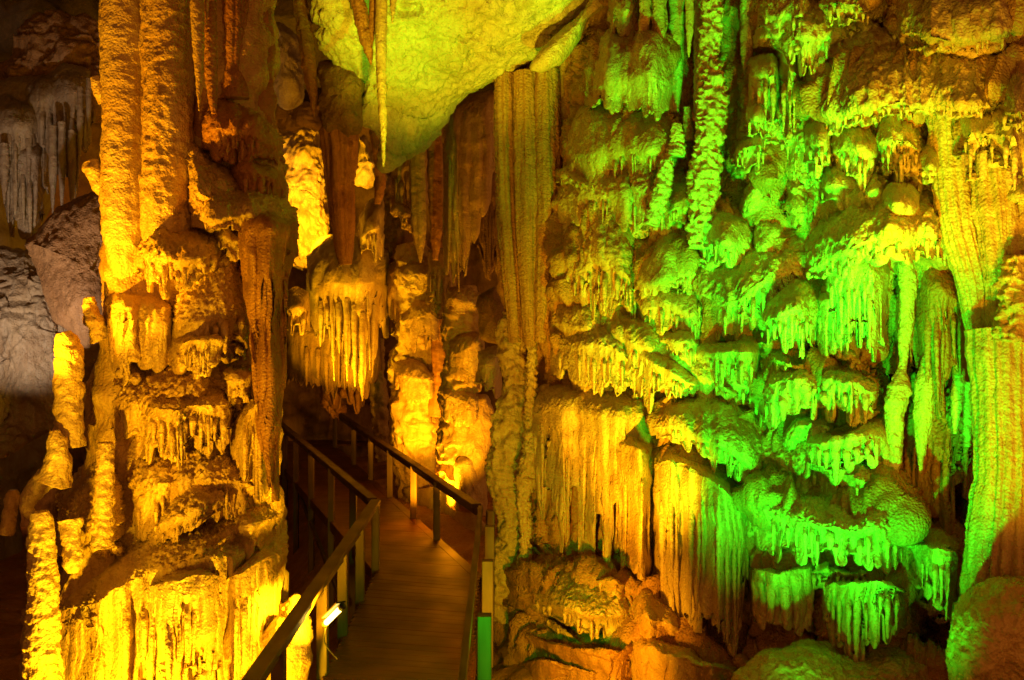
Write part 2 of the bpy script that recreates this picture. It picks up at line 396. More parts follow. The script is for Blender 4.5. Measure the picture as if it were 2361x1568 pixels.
# ------------------------------------------------------------------ boardwalk
def boxes(name, bl, mat, parent=None, bevel=.006):
    """bl: list of (a, b, w, h) beams from a to b, w across, h upright; joined in one mesh with uv along the grain"""
    V = []; Fc = []; UV = []
    for a, b, w, h in bl:
        a = Vector(a); b = Vector(b); t = (b-a); Lg = t.length; t.normalize()
        up = Vector((0, 0, 1)) if abs(t.z) < .9 else Vector((0, 1, 0))
        s = t.cross(up).normalized(); u2 = s.cross(t).normalized()
        if abs(t.z) >= .9: s, u2 = Vector((1, 0, 0)), Vector((0, 1, 0))
        i = len(V); bb = min(bevel, w*.2, h*.2)
        ring = [(-w/2+bb, -h/2), (w/2-bb, -h/2), (w/2, -h/2+bb), (w/2, h/2-bb), (w/2-bb, h/2), (-w/2+bb, h/2), (-w/2, h/2-bb), (-w/2, -h/2+bb)]
        for e, q in ((0, a), (1, b)):
            for x, y in ring: V.append(q+s*x+u2*y)
        r0 = random.random()*9
        for k in range(8):
            k2 = (k+1) % 8
            Fc.append((i+k, i+k2, i+8+k2, i+8+k)); UV.append([(r0, r0+k*.03), (r0, r0+k2*.03), (r0+Lg, r0+k2*.03), (r0+Lg, r0+k*.03)])
        Fc.append(tuple(i+k for k in range(7, -1, -1))); UV.append([(r0, r0)]*8)
        Fc.append(tuple(i+8+k for k in range(8))); UV.append([(r0, r0)]*8)
    me = bpy.data.meshes.new(name); me.from_pydata([tuple(v) for v in V], [], Fc)
    uvl = me.uv_layers.new(name='UVMap'); j = 0
    for poly, uv in zip(me.polygons, UV):
        for q in uv: uvl.data[j].uv = q; j += 1
    me.materials.append(M[mat]); me.validate(); me.update()
    o = bpy.data.objects.new(name, me); COL.objects.link(o)
    if parent is not None:
        o.parent = parent; o.matrix_parent_inverse = parent.matrix_basis.inverted()
    return o

random.seed(4)
BL, BR = (-1.78, 12.6), (-.42, 12.2)           # bend, left and right edge of the deck
def deck_run(a0, b0, a1, b1, z0, z1, pitch=.145):
    a0, b0, a1, b1 = [Vector((*p, 0)) for p in (a0, b0, a1, b1)]
    n = int(((a1-a0).length+(b1-b0).length)/2/pitch); out = []
    for k in range(n):
        t = (k+.5)/n; z = z0+(z1-z0)*t+random.uniform(-.002, .002)
        p = a0.lerp(a1, t); q = b0.lerp(b1, t); p.z = q.z = z-.02
        out.append((p, q, pitch-.006, .04))
    return out
NL, NR = (-1.36, 1.0), (.12, 1.0)
near = deck_run((-1.72, 3.0), (-.30, 3.0), BL, BR, 0, 0)
far = deck_run(BL, BR, (-6.3, 24.4), (-4.6, 24.4), 0, 0)
cross = deck_run((-9, 24.45), (-9, 25.4), (-3.5, 24.45), (-3.5, 25.4), .0, .0)
root = empty('boardwalk', (-1, 8, 0), None, None); tag(root, 'long brown plank walkway bending left through the cave', 'boardwalk', kind='structure')
boxes('planks', near+far+cross, 'deck', root, .004)
boxes('edge_beam', [((-1.70, 3, -.12), (*BL, -.12), .06, .16), ((-.32, 3, -.12), (*BR, -.12), .06, .16)], 'deck', root)
boxes('edge_beam', [((*BL, -.076), (-6.3, 24.4, -.076), .14, .16), ((*BR, -.076), (-4.6, 24.4, -.076), .14, .16)], 'deck', root)

def railing(label, pts, posts, zt=.9, low=None, dark='rail', width=.13, drop=-.15, pw=.1, mid=None):
    r = empty('wooden_railing', (*pts[0], 0), label, 'railing', 'wooden railings along the boardwalk')
    for a, b in zip(pts[:-1], pts[1:]):
        boxes('handrail', [((a[0], a[1], zt), (b[0], b[1], zt), width, .05)], dark, r)
        boxes('top_board', [((a[0], a[1], zt-.075), (b[0], b[1], zt-.075), .035, .09)], dark, r)
        if low: boxes('lower_rail', [((a[0], a[1], low), (b[0], b[1], low), .035, .08)], dark, r)
    for (x, y) in posts:
        boxes('post', [((x, y, drop), (x, y, zt-.03), pw, pw)], dark, r)
    return r
def along(a, b, ts): return [(a[0]+(b[0]-a[0])*t, a[1]+(b[1]-a[1])*t) for t in ts]
e1 = ((-1.74, 3.0), (-1.80, 12.6)); e2 = ((-.30, 3.0), (-.40, 12.2))
railing('near left wooden railing running from the bottom of the frame to the bend', [e1[0], e1[1]], along(*e1, [.2, .44, .62, .735, .86, 1.0]), drop=-.25)
railing('near right wooden railing with green lit posts beside the stone wall', [e2[0], e2[1]], [(x+.125, y) for x, y in along(*e2, [.1, .32, .54, .73, .90, .995])], drop=-.2, pw=.115, width=.06)
f1 = ((-1.86, 12.7), (-6.35, 24.4)); f2 = ((-.46, 12.3), (-4.6, 24.4))
railing('far left wooden railing over the dark drop behind the bend', [f1[0], f1[1]], along(*f1, [.10, .24, .40, .55, .68, .82, .99]), low=None, drop=-1.9)
railing('far right wooden railing with dark posts against the yellow lit rock', [f2[0], f2[1]], along(*f2, [.16, .28, .43, .58, .74, .96]), drop=-.15)
railing('dark cross railing at the far end of the boardwalk below the grotto', [(-6.2, 25.5), (-3.3, 25.3)], along((-6.2, 25.5), (-3.3, 25.3), [0, .33, .66, 1]), zt=1.0, drop=-.2)
boxes('stay', [((-2.3, 13.2, -.75), (-4.6, 20.2, -.2), .05, .1)], 'rail', bpy.data.objects['wooden_railing.002'])

# lamp on the left rail: tube flood with bracket and cable
lr = empty('tube_floodlight', P(768, 1416, 8.2), 'small lit tube floodlight fixed to the near left railing', 'floodlight')
A = P(752, 1436, 8.35); B = P(786, 1402, 8.1)
def cyl(name, a, b, r, mat, parent, n=20):
    a = Vector(a); b = Vector(b); t = (b-a).normalized(); s = t.orthogonal().normalized(); u = t.cross(s)
    V = []
    for rr, q in ((.001, a), (r*.85, a), (r, a+t*r*.3), (r, b-t*r*.3), (r*.85, b), (.001, b)):
        for k in range(n):
            an = 2*math.pi*k/n; V.append(q+(s*math.cos(an)+u*math.sin(an))*rr)
    return mesh(name, np.array([tuple(v) for v in V]), grid_faces(6, n, True), M[mat], parent)
cyl('lamp_tube', A, B, .024, 'lampglass', lr)
dv = (Vector(B)-Vector(A)).normalized()
cyl('end_cap', Vector(A)-dv*.05, Vector(A)-dv*.001, .032, 'lampmetal', lr)
cyl('end_cap', Vector(B)+dv*.001, Vector(B)+dv*.05, .032, 'lampmetal', lr)
boxes('bracket', [(tuple(Vector(A)+Vector((.0, .0, .05))), tuple(Vector(B)+Vector((0, 0, .05))), .09, .012)], 'lampmetal', lr)
cb = tube_mesh('cable', [(752, 1440, 8.4, 2.0), (748, 1480, 8.4, 2.0), (762, 1502, 8.4, 2.0), (778, 1520, 8.35, 2.0)], 'cable', lr, 1, lump=0, rough=0, seg=8)

# ------------------------------------------------------------------ right wall ledges
RL = [
# label, pts(px,top,lip,bottom), kw
('domed green lit flowstone mound below the hanging columns at the top of the right wall', [(1345,200,222,245),(1385,120,195,250),(1440,90,180,262),(1500,95,175,268),(1552,140,190,262)], dict(out=.75,flw=11,mat='cream',seed=1,jag=.8,ns=0,power=2.0)),
('small fluted shelf at the top left of the right wall, directly above the domed mound', [(1402,-40,15,70),(1440,-50,20,85),(1475,-40,25,80)], dict(out=.45,flw=9,seed=2,jag=.7,ns=2)),
('broad dark topped shelf with short yellow and green fringe under the domed mound', [(1298,320,352,405),(1340,276,345,440),(1400,268,342,448),(1450,270,345,430),(1500,280,352,400),(1560,290,362,390)], dict(out=.8,flw=13,seed=3,jag=.5,ns=8,mat='gold')),
('knobbly golden cluster hanging to the right of the broad dark topped shelf', [(1438,400,440,500),(1470,380,430,540),(1505,390,440,520),(1535,420,470,530)], dict(out=.7,flw=10,seed=4,jag=.4,ns=5,grain=2.2)),
('large grainy yellow mound with long green tipped fringe right of the tall curtain column', [(1288,560,622,700),(1330,480,610,715),(1385,450,600,735),(1430,480,620,745),(1472,560,650,775)], dict(out=.85,flw=13,seed=5,jag=.45,ns=11,grain=1.6)),
('lens shaped yellow mound with green underside below the long green tipped fringe', [(1272,790,808,866),(1310,762,800,885),(1370,752,800,902),(1430,775,815,905),(1470,830,850,890)], dict(out=.7,flw=12,seed=6,jag=.65,ns=8,grain=1.6)),
('tall pale curtain of fine flutes at the left end of the right wall', [(1220,935,962,1120),(1265,908,948,1210),(1330,900,945,1275),(1400,905,950,1300),(1450,905,955,1250),(1502,930,975,1310)], dict(out=.62,flw=15,seed=7,jag=.75,ns=7)),
('short fluted curtain set in front of the tall pale curtain', [(1412,1012,1032,1240),(1450,1008,1030,1330),(1502,1030,1055,1350)], dict(out=.85,flw=13,seed=8,jag=.7,ns=4,mat='gold')),
('small peaked ledge with slanting yellow fringe at the middle of the right wall', [(1456,800,822,930),(1478,790,820,960),(1530,815,850,925),(1590,850,876,915),(1632,880,890,905)], dict(out=.75,flw=10,seed=9,jag=.5,ns=8)),
('smooth green domed mound with a thin sagging fringe', [(1495,965,985,1010),(1545,930,985,1020),(1610,905,1000,1060),(1680,915,1040,1100),(1730,950,1075,1120),(1775,1010,1090,1130)], dict(out=.85,flw=12,seed=10,jag=.35,ns=10,power=2.0)),
('long golden drapery of deep folds fading to green on its right side', [(1500,1060,1080,1330),(1545,1042,1068,1450),(1600,1050,1082,1478),(1660,1085,1118,1480),(1705,1115,1150,1478),(1742,1160,1190,1430)], dict(out=.8,flw=19,seed=11,jag=.8,ns=10,amp=.8,lean=.00012)),
('dark topped arch ledge with a thin yellow rim left of centre on the right wall', [(1466,620,655,680),(1500,572,650,682),(1550,545,640,668),(1600,560,635,680),(1625,590,650,700)], dict(out=.85,flw=10,seed=12,jag=.4,ns=6)),
('small yellow ledge with dense tooth fringe under the dark topped arch ledge', [(1462,690,704,768),(1510,664,700,790),(1570,672,708,775),(1628,695,735,830)], dict(out=.8,flw=10,seed=13,jag=.45,ns=9)),
('thin toothed yellow band between the dense tooth fringe and the great leaning green mound', [(1515,760,775,810),(1570,765,785,835),(1625,775,800,850)], dict(out=.7,flw=9,seed=14,jag=.4,ns=6)),
('fringe of ribbed green teeth under the great leaning green mound', [(1600,800,812,850),(1640,795,812,870),(1700,790,815,905),(1765,785,805,880)], dict(out=.9,flw=12,seed=15,jag=.45,ns=8)),
('small yellow topped ledge with green teeth beside the lumpy column', [(1530,465,480,520),(1570,452,476,515),(1612,440,478,525)], dict(out=.7,flw=10,seed=16,jag=.5,ns=5,mat='gold')),
('green ledge with drooping teeth right of the base of the lumpy column', [(1600,545,570,600),(1650,500,560,610),(1700,505,565,618),(1738,530,580,610)], dict(out=.85,flw=11,seed=17,jag=.4,ns=7)),
('little green shelf fringed with fine teeth below the tiered green pillar', [(1686,350,358,385),(1730,325,345,400),(1775,325,345,388)], dict(out=.75,flw=9,seed=18,jag=.4,ns=6)),
('tiered green pillar ledge near the top of the right wall', [(1725,165,180,260),(1765,148,172,310),(1800,160,185,290)], dict(out=.7,flw=12,seed=19,jag=.6,ns=4)),
('green drip ledge under the tiered green pillar', [(1712,265,282,310),(1760,250,275,318),(1800,262,288,320)], dict(out=.8,flw=10,seed=20,jag=.5,ns=4)),
('jagged bright green hanging rock below the top left clusters of the right wall', [(1795,140,165,260),(1830,150,170,345),(1866,170,190,300)], dict(out=.95,flw=14,seed=21,jag=.5,ns=4)),
('ragged yellow green cluster at the very top of the right wall', [(1745,-30,20,70),(1800,-35,30,85),(1860,-40,40,95),(1900,-30,30,70)], dict(out=.95,flw=13,seed=22,jag=.4,ns=6,grain=2)),
('ragged green cluster just under the topmost one, left of the great overhang', [(1790,70,95,130),(1850,45,95,170),(1905,40,90,160),(1960,35,80,130),(2005,30,70,110)], dict(out=1.0,flw=13,seed=23,jag=.4,ns=7,grain=2.2)),
('yellow olive overhang in the top right corner with short orange teeth', [(2040,30,75,100),(2110,-20,82,112),(2190,-60,95,125),(2270,-60,85,118),(2380,-60,70,110)], dict(out=1.3,flw=15,seed=24,jag=.4,ns=9,grain=1.6)),
('lumpy yellow shelf hanging at the top centre of the right wall', [(1880,-60,10,50),(1950,-60,15,60),(2030,-60,25,70)], dict(out=1.15,flw=13,seed=25,jag=.4,ns=5,grain=2)),
('great overhanging olive mound sweeping across the upper right with a fine fringe', [(1836,225,268,330),(1870,165,272,320),(1940,120,268,305),(2040,100,245,288),(2140,105,238,268),(2250,125,240,275),(2385,110,225,270)], dict(out=1.35,flw=11,seed=26,jag=.35,ns=22,grain=2.0,power=1.8)),
('bright green drip cluster directly under the left end of the great overhanging mound', [(1850,318,335,385),(1885,305,330,405),(1925,315,340,395)], dict(out=.95,flw=11,seed=27,jag=.4,ns=6)),
('yellow green drip cluster under the middle of the great overhanging mound', [(1915,345,352,400),(1960,318,345,435),(2005,325,350,440),(2030,345,362,410)], dict(out=1.0,flw=12,seed=28,jag=.35,ns=7,grain=1.6)),
('olive ledge with thin long drips left of the tall fluted column', [(2000,320,345,400),(2050,275,335,435),(2100,290,340,410),(2135,330,352,380)], dict(out=1.05,flw=11,seed=29,jag=.35,ns=7,grain=1.8)),
('small green ledge with short teeth above the wide arched mound', [(1885,420,436,465),(1935,400,425,485),(1990,402,430,480),(2015,420,440,465)], dict(out=.95,flw=10,seed=30,jag=.4,ns=6)),
('little yellow ledge of rounded teeth beside the tall fluted column', [(2080,378,390,425),(2120,362,382,440),(2168,368,392,425)], dict(out=.95,flw=12,seed=31,jag=.5,ns=4)),
('wide arched green and olive mound at the centre of the right wall', [(1840,610,640,668),(1880,550,610,650),(1930,510,585,650),(2000,485,560,600),(2070,480,545,600),(2140,470,540,610),(2200,520,570,640)], dict(out=1.15,flw=14,seed=32,jag=.35,ns=12,grain=1.7,power=2.0)),
('cap of pale stone perched on top of the wide arched mound', [(2030,475,490,505),(2070,455,480,510),(2120,455,482,505)], dict(out=1.2,flw=12,seed=33,jag=.6,ns=0)),
('deep drapery of green columns hanging inside the wide arched mound', [(1895,600,630,790),(1945,590,625,810),(2000,590,625,830),(2050,600,640,835)], dict(out=.85,flw=18,seed=34,jag=.6,ns=8,amp=.8)),
('second row of green folds behind the hanging columns of the arched mound', [(1880,690,705,820),(1930,680,700,835),(1985,690,712,830)], dict(out=.95,flw=15,seed=35,jag=.6,ns=5)),
('bright green mound with a white rim and thin close fringe left of the arched drapery', [(1742,735,762,800),(1785,685,735,820),(1840,662,715,835),(1888,680,722,800)], dict(out=1.05,flw=10,seed=36,jag=.4,ns=12,grain=1.6)),
('large bright green ledge with stout hanging fingers', [(1742,880,905,960),(1775,838,885,1050),(1830,832,880,1000),(1890,830,878,990),(1960,850,885,985),(2035,880,905,960)], dict(out=1.05,flw=20,seed=37,jag=.45,ns=12,amp=.8,grain=1.6)),
('green ledge with blunt fingers below the stout fingered one', [(1828,1010,1030,1070),(1870,992,1025,1110),(1930,990,1020,1118),(1990,968,1005,1110),(2062,960,1000,1090)], dict(out=1.0,flw=18,seed=38,jag=.45,ns=10,amp=.8)),
('broad granular green apron with a row of drips low on the right wall', [(1702,1118,1140,1240),(1745,1092,1170,1290),(1810,1100,1195,1310),(1880,1120,1215,1300),(1960,1130,1222,1310),(2040,1120,1215,1320),(2112,1180,1250,1330)], dict(out=1.25,flw=17,seed=39,jag=.4,ns=14,grain=2.2,power=2.0)),
('stout green curtain hanging low beside the long golden drapery', [(1722,1280,1305,1420),(1765,1285,1312,1475),(1820,1290,1318,1485),(1885,1280,1310,1500)], dict(out=1.0,flw=24,seed=40,jag=.7,ns=6,amp=.9)),
('lowest green ledge with long separate fingers above the bottom mound', [(1888,1340,1352,1450),(1940,1315,1345,1510),(2000,1312,1342,1535),(2060,1318,1350,1520),(2100,1330,1360,1450)], dict(out=1.1,flw=18,seed=41,jag=.4,ns=10,amp=.9)),
('small knobbly green ledge at the right end of the lowest fingers', [(2085,1240,1262,1330),(2130,1230,1260,1390),(2180,1230,1262,1420),(2215,1250,1280,1380)], dict(out=.8,flw=14,seed=42,jag=.5,ns=6,grain=2)),
('wavy brown mound with a ruffled rim at the foot of the tall pale curtain', [(1200,1330,1345,1400),(1250,1295,1375,1420),(1310,1290,1405,1455),(1380,1300,1420,1475),(1440,1320,1410,1470),(1480,1370,1430,1450)], dict(out=1.2,flw=13,seed=43,jag=.55,ns=8,mat='gold',grain=1.6)),
('lower wavy rim of glistening brown stone just above the floor', [(1180,1430,1445,1500),(1240,1440,1462,1540),(1320,1470,1492,1590),(1400,1480,1502,1620),(1480,1470,1495,1640)], dict(out=1.5,flw=26,seed=44,jag=.9,ns=0,mat='rust')),
('orange streaked apron of flowstone running off the bottom of the frame', [(1400,1470,1500,1700),(1460,1400,1490,1700),(1540,1430,1500,1700),(1640,1480,1530,1700),(1740,1490,1560,1700)], dict(out=1.25,flw=34,seed=48,jag=.9,ns=0,mat='gold',power=1.6)),
('dim streaked rock foot beside the boardwalk at the bottom', [(1186,1500,1530,1700),(1240,1480,1520,1700),(1320,1500,1540,1700),(1420,1520,1570,1700)], dict(out=1.55,flw=30,seed=49,jag=.9,ns=0,mat='rust',power=1.6)),
('smooth orange hump squeezed between the golden drapery and the wavy mound', [(1430,1360,1420,1500),(1480,1310,1420,1520),(1540,1350,1450,1530),(1590,1420,1480,1540)], dict(out=1.0,flw=20,seed=50,jag=.8,ns=0,mat='gold',power=1.7)),
('long sloping apron of rock linking the golden cluster to the base of the lumpy column', [(1290,420,470,520),(1400,395,450,520),(1520,400,470,560),(1640,470,560,640)], dict(out=.55,flw=12,seed=60,jag=.6,ns=8,grain=1.5)),
('broad sloping apron behind the great leaning green mound', [(1560,600,650,720),(1680,600,690,790),(1800,560,640,760),(1900,520,600,700)], dict(out=.75,flw=13,seed=61,jag=.6,ns=8,grain=1.5)),
('long slanting shelf running down behind the small peaked ledge', [(1270,700,745,800),(1380,700,760,812),(1500,740,800,880),(1640,800,870,930),(1765,850,900,970)], dict(out=.5,flw=11,seed=62,jag=.6,ns=12)),
('sloping green apron between the blunt fingers and the low granular one', [(1700,950,1010,1090),(1800,980,1060,1140),(1950,1040,1100,1160),(2100,1080,1150,1230)], dict(out=.8,flw=15,seed=63,jag=.6,ns=8,grain=1.5)),
('sloping backing shelf above the wide arched mound', [(1800,380,430,500),(1900,410,475,560),(2020,385,450,540),(2180,420,500,620)], dict(out=.75,flw=12,seed=64,jag=.6,ns=8,grain=1.5)),
('sloping green shelf behind the drip clusters under the great overhang', [(1700,200,260,330),(1800,240,310,400),(1900,290,370,450),(2050,290,380,460)], dict(out=.65,flw=12,seed=65,jag=.6,ns=8,grain=1.5)),
('red brown folded curtain behind the hanging columns of the arched mound', [(2060,640,690,900),(2140,610,670,960),(2225,640,700,930)], dict(out=.5,flw=14,seed=66,jag=.6,ns=6,mat='rust')),
('rough red brown folds inside the dark recess beside the fluted trunk', [(2066,900,950,1180),(2150,920,980,1240),(2250,900,950,1210)], dict(out=.15,flw=18,seed=67,jag=.6,ns=5,mat='rust',grain=2)),
('ruffled stone ring shelf above the wavy brown mound', [(1370,1325,1335,1372),(1410,1318,1334,1380),(1442,1325,1340,1375)], dict(out=1.35,flw=10,seed=45,jag=.6,ns=2,mat='gold')),
('yellow olive ledge hooked to the upper right edge beside the tall fluted column', [(2200,300,322,400),(2270,285,315,420),(2330,290,320,440),(2385,270,300,420)], dict(out=1.3,flw=16,seed=46,jag=.5,ns=7)),
('short lumpy shelf on the right edge under the great overhanging mound', [(2290,230,262,300),(2330,215,255,310),(2390,200,250,300)], dict(out=1.45,flw=13,seed=47,jag=.5,ns=5,grain=1.8)),
]
for lab, pts, kw in RL: ledge(lab, pts, sat=(0 if kw['seed'] in (60, 61, 62, 63, 64, 65, 66, 67, 1, 2, 11, 7, 8, 26, 24, 32, 33, 44, 49, 50) else 1 if kw['seed'] in (39, 37, 38, 40, 41, 10, 3, 5, 6, 36, 34) else 3), **kw)

G2 = 'hanging stone columns and stalactites'
# leaning mounds on the right wall
BO = [
('great leaning smooth green mound in the middle of the right wall', [(1640,680),(1690,638),(1745,635),(1758,700),(1745,770),(1690,805),(1630,800),(1612,760)], (1690,725), 9.45, .5, 'cream', 51),
('diagonal leaf shaped green mound below the little green shelf', [(1800,342),(1818,380),(1800,440),(1760,495),(1712,512),(1706,480),(1740,420),(1775,360)], (1765,430), 9.2, .45, 'cream', 52),
('hanging green leaf shaped mound with a drip point at its foot', [(1752,505),(1800,498),(1828,540),(1832,600),(1800,640),(1775,660),(1745,630),(1738,560)], (1785,575), 9.05, .4, 'cream', 53),
('green pointed mound just right of the diagonal leaf shaped one', [(1830,430),(1870,440),(1905,490),(1890,530),(1850,560),(1825,520),(1812,470)], (1855,490), 8.85, .45, 'cream', 54),
('large brown boulder mound in the bottom right corner under the fluted trunk', [(2175,1500),(2190,1410),(2230,1350),(2300,1325),(2400,1330),(2460,1420),(2460,1640),(2180,1640)], (2320,1480), 6.9, .9, 'gold', 55),
('low dim green mound filling the bottom right of the cave floor', [(1670,1700),(1690,1570),(1760,1500),(1860,1480),(1980,1500),(2100,1495),(2190,1510),(2230,1600),(2230,1700)], (1950,1640), 8.0, .7, 'gold', 56),
]
for lab, ol, c, d, b, mt, sd in BO:
    boulder('flowstone_mound', lab, 'rock mound', ol, c, d, b, mt, sd, group='flowstone mounds', a=(.06,.03,.016), s=(2.2,7,28))


def relief_wall():
    px, py = np.meshgrid(np.linspace(1170, 3300, 560), np.linspace(-900, 1900, 640), indexing='ij')
    rel = np.zeros_like(px)
    def add(x0, x1, top, lip, bot, o):
        edge = np.clip((px-x0+14)/34, 0, 1)*np.clip((x1+14-px)/34, 0, 1)
        m = np.where(py < lip, .95*np.clip((py-top+30)/50, 0, 1), .68*np.clip((bot+34-py)/40, 0, 1))
        np.maximum(rel, o*edge*m, out=rel)
    for _, pts, kw in RL:
        q = np.array(pts, float); t, l, bt = cr(px[:, 0], pts)
        add(q[0, 0], q[-1, 0], t[:, None], l[:, None], bt[:, None], kw.get('out', .4))
    for lab, ol, c, d, bb, mt, sd in BO:
        q = np.array(ol, float); add(q[:, 0].min()+8, q[:, 0].max()-8, q[:, 1].min(), q[:, 1].max()-20, q[:, 1].max(), .95)
    for k in range(3):
        for ax in (0, 1):
            rel = sum(np.roll(rel, s, ax) for s in (-3, -2, -1, 0, 1, 2, 3))/7
    d = DR(px)+.32-rel+.55*np.exp(-((px-2190)/60)**2-((py-1100)/150)**2)
    V = P(px, py, d); N = grid_normals(V); N[N[..., 1] > 0] *= -1
    Vs = V*np.array([1, 1, .35])
    dd = .16*fbm(V, 1.6, 2, 3)+.10*(1-np.abs(noise(Vs, 6, 8))*2)+.05*(1-2*np.abs(noise(Vs, 15, 8)))+.03*noise(V, 9, 2)+.01*noise(V, 34, 2)
    V = V+N*dd[..., None]
    sheet('cave_wall', V[..., 0], V[..., 1], V[..., 2], 'wall', 'rough brown cave wall behind the green and yellow lit ledges', 'cave wall')
relief_wall()

CO = [ # label, pts(px,py,d,r), kw
('tall lumpy green and yellow column standing beside the narrow dark gap', [(1640,-40,9.2,20),(1640,60,9.2,19),(1636,140,9.2,18),(1640,180,9.15,25),(1640,280,9.1,28),(1632,350,9.1,27),(1622,420,9.1,30),(1620,500,9.1,27),(1615,575,9.1,22)], dict(mat='cream',rings=.03,ringl=37,lump=.2,rough=2.5,pop=.34)),
('long green hanging column left of the lumpy column', [(1614,-40,9.6,11),(1612,100,9.6,12),(1607,200,9.6,8),(1604,275,9.6,4)], dict(lump=.15)),
('pointed yellow stalactite between the green hanging columns', [(1590,-40,9.2,10),(1590,60,9.2,9),(1588,132,9.2,1.5)], dict(lump=.12)),
('dull green column ending above the narrow brown drape', [(1562,-40,9.7,20),(1560,60,9.7,18),(1560,180,9.7,15),(1556,260,9.7,10)], dict(flutes=5,lump=.12)),
('olive fluted column above the domed mound', [(1518,-40,9.6,20),(1520,60,9.6,18),(1518,155,9.6,16)], dict(flutes=6,lump=.15)),
('thin yellow column at the left of the olive fluted column', [(1488,-40,9.6,14),(1486,50,9.6,13),(1480,110,9.6,10)], dict(flutes=4,lump=.15)),
('broad brown drape column between the lumpy column and the green hanging sheet', [(1700,-40,10.0,34),(1700,100,9.9,28),(1698,220,9.8,24),(1690,330,9.8,16)], dict(mat='rust',flutes=6,lump=.15)),
('narrow green hanging sheet beside the broad brown drape', [(1728,-40,9.3,22),(1728,60,9.3,20),(1722,120,9.25,15),(1720,172,9.2,4)], dict(lump=.2)),
('knobby stalagmite rising beside the lumpy column', [(1558,360,9.3,24),(1562,330,9.3,16),(1560,300,9.3,12),(1562,284,9.3,8)], dict(rings=.3,ringl=14,lump=.25,rough=2)),
('small green stalagmite knob behind the knobby stalagmite', [(1588,325,9.5,13),(1585,280,9.5,10),(1584,246,9.5,7)], dict(rings=.2,ringl=14,lump=.25)),
('yellow knobby spur leaning below the knobby stalagmite', [(1500,520,9.2,14),(1515,470,9.2,18),(1530,420,9.2,17),(1538,370,9.2,12)], dict(rings=.05,ringl=18,lump=.25,rough=2,pop=.3)),
('huge swollen stalactite hanging right of the arched mound', [(2150,520,7.85,22),(2152,600,7.8,30),(2158,700,7.8,26),(2150,800,7.8,15),(2138,880,7.75,24),(2130,950,7.75,24),(2124,1030,7.75,12),(2122,1090,7.8,2)], dict(lump=.1,flutes=5,famp=.12)),
('slender hanging column inside the arched mound ending in a round bulb', [(2085,560,7.9,15),(2092,640,7.9,18),(2088,760,7.9,15),(2080,850,7.9,9),(2072,905,7.85,26),(2062,960,7.85,20),(2062,1060,7.85,16),(2052,1110,7.85,9)], dict(lump=.14,rings=.12,ringl=20)),
('thin green stalactite in front of the dark red recess', [(2212,850,7.75,14),(2206,930,7.7,13),(2202,1000,7.7,3)], dict(lump=.15,rings=.1,ringl=12)),
('short knobby stalactite beside the fluted trunk', [(2234,880,7.7,10),(2232,960,7.7,9),(2230,1030,7.7,8)], dict(lump=.3,rings=.25,ringl=12)),
('tall fluted olive column falling on the right side of the wall', [(2190,240,7.5,55),(2200,400,7.45,48),(2215,520,7.4,45),(2245,640,7.4,42),(2262,740,7.4,36),(2270,800,7.5,30)], dict(mat='gold',flutes=11,famp=.24,lump=.08)),
('second fluted olive column at the right edge', [(2290,260,7.3,62),(2300,420,7.25,60),(2310,560,7.2,52),(2312,680,7.2,40),(2308,760,7.3,30)], dict(mat='gold',flutes=12,famp=.26,lump=.1)),
('slim orange fluted column leaving the frame on the right', [(2370,340,7.1,44),(2372,480,7.1,40),(2362,600,7.1,30)], dict(mat='gold',flutes=6,famp=.3,lump=.1)),
('massive fluted trunk standing on the boulder in the bottom right', [(2320,760,7.1,88),(2325,900,7.05,80),(2335,1050,7.0,82),(2330,1200,7.0,86),(2325,1320,7.0,96),(2325,1380,7.0,105)], dict(mat='gold',flutes=15,famp=.22,lump=.1)),
('bulging yellow knobs down the right edge above the fluted trunk', [(2350,590,6.9,26),(2345,660,6.9,34),(2345,730,6.9,36),(2340,790,6.9,40)], dict(mat='gold',rings=.15,ringl=40,lump=.25,rough=1.5,pop=.22)),
]
for i, (lab, pts, kw) in enumerate(CO):
    kw = dict(kw); mt = kw.pop('mat', 'cream')
    nm, ct = ('stalagmite', 'stalagmite') if 'stalagmite' in lab or 'spur' in lab else (('stalactite', 'stalactite') if 'stalactite' in lab or 'sheet' in lab else ('stone_column', 'stone column'))
    tube(nm, lab, ct, pts, mt, 100+i, **kw)
# ------------------------------------------------------------------ middle of the cave
def D13(px): return np.full_like(np.asarray(px, float), 13.0)
def D14(px): return np.full_like(np.asarray(px, float), 14.5)
def D19(px): return np.full_like(np.asarray(px, float), 19.5)
# hanging slab
o = boulder('hanging_rock_slab', 'huge pale rock slab hanging from the ceiling, lit yellow and green', 'rock slab',
  [(700,-60),(702,60),(722,112),(760,140),(800,160),(822,215),(815,285),(862,295),(872,330),(882,392),(905,372),(955,338),(1000,292),(1060,252),(1130,205),(1210,165),(1240,125),(1300,70),(1385,-5),(1440,-60)],
  (1010,60), 10.9, .45, 'slab', 61, a=(.20,.07,.035), s=(.9,3.2,11), p=2.6, gx=.001, gy=.004, back=.8, ridge=.09)
boulder('ceiling_rib', 'smooth pale rib under the right edge of the hanging slab', 'rock rib', [(1222,160),(1235,130),(1290,72),(1350,20),(1390,-30),(1420,-20),(1362,40),(1330,100),(1290,145),(1250,166)], (1310,80), 10.6, .25, 'cream', 62, a=(.04,.02,.008), s=(2,5,20))
boulder('ceiling_rock', 'ragged brown ceiling rock dripping points left of the hanging slab', 'rock', [(735,150),(770,130),(815,155),(830,230),(828,300),(800,318),(775,300),(752,305),(745,250)], (785,220), 11.2, .35, 'dark', 63, a=(.12,.06,.02), s=(2,5,16))
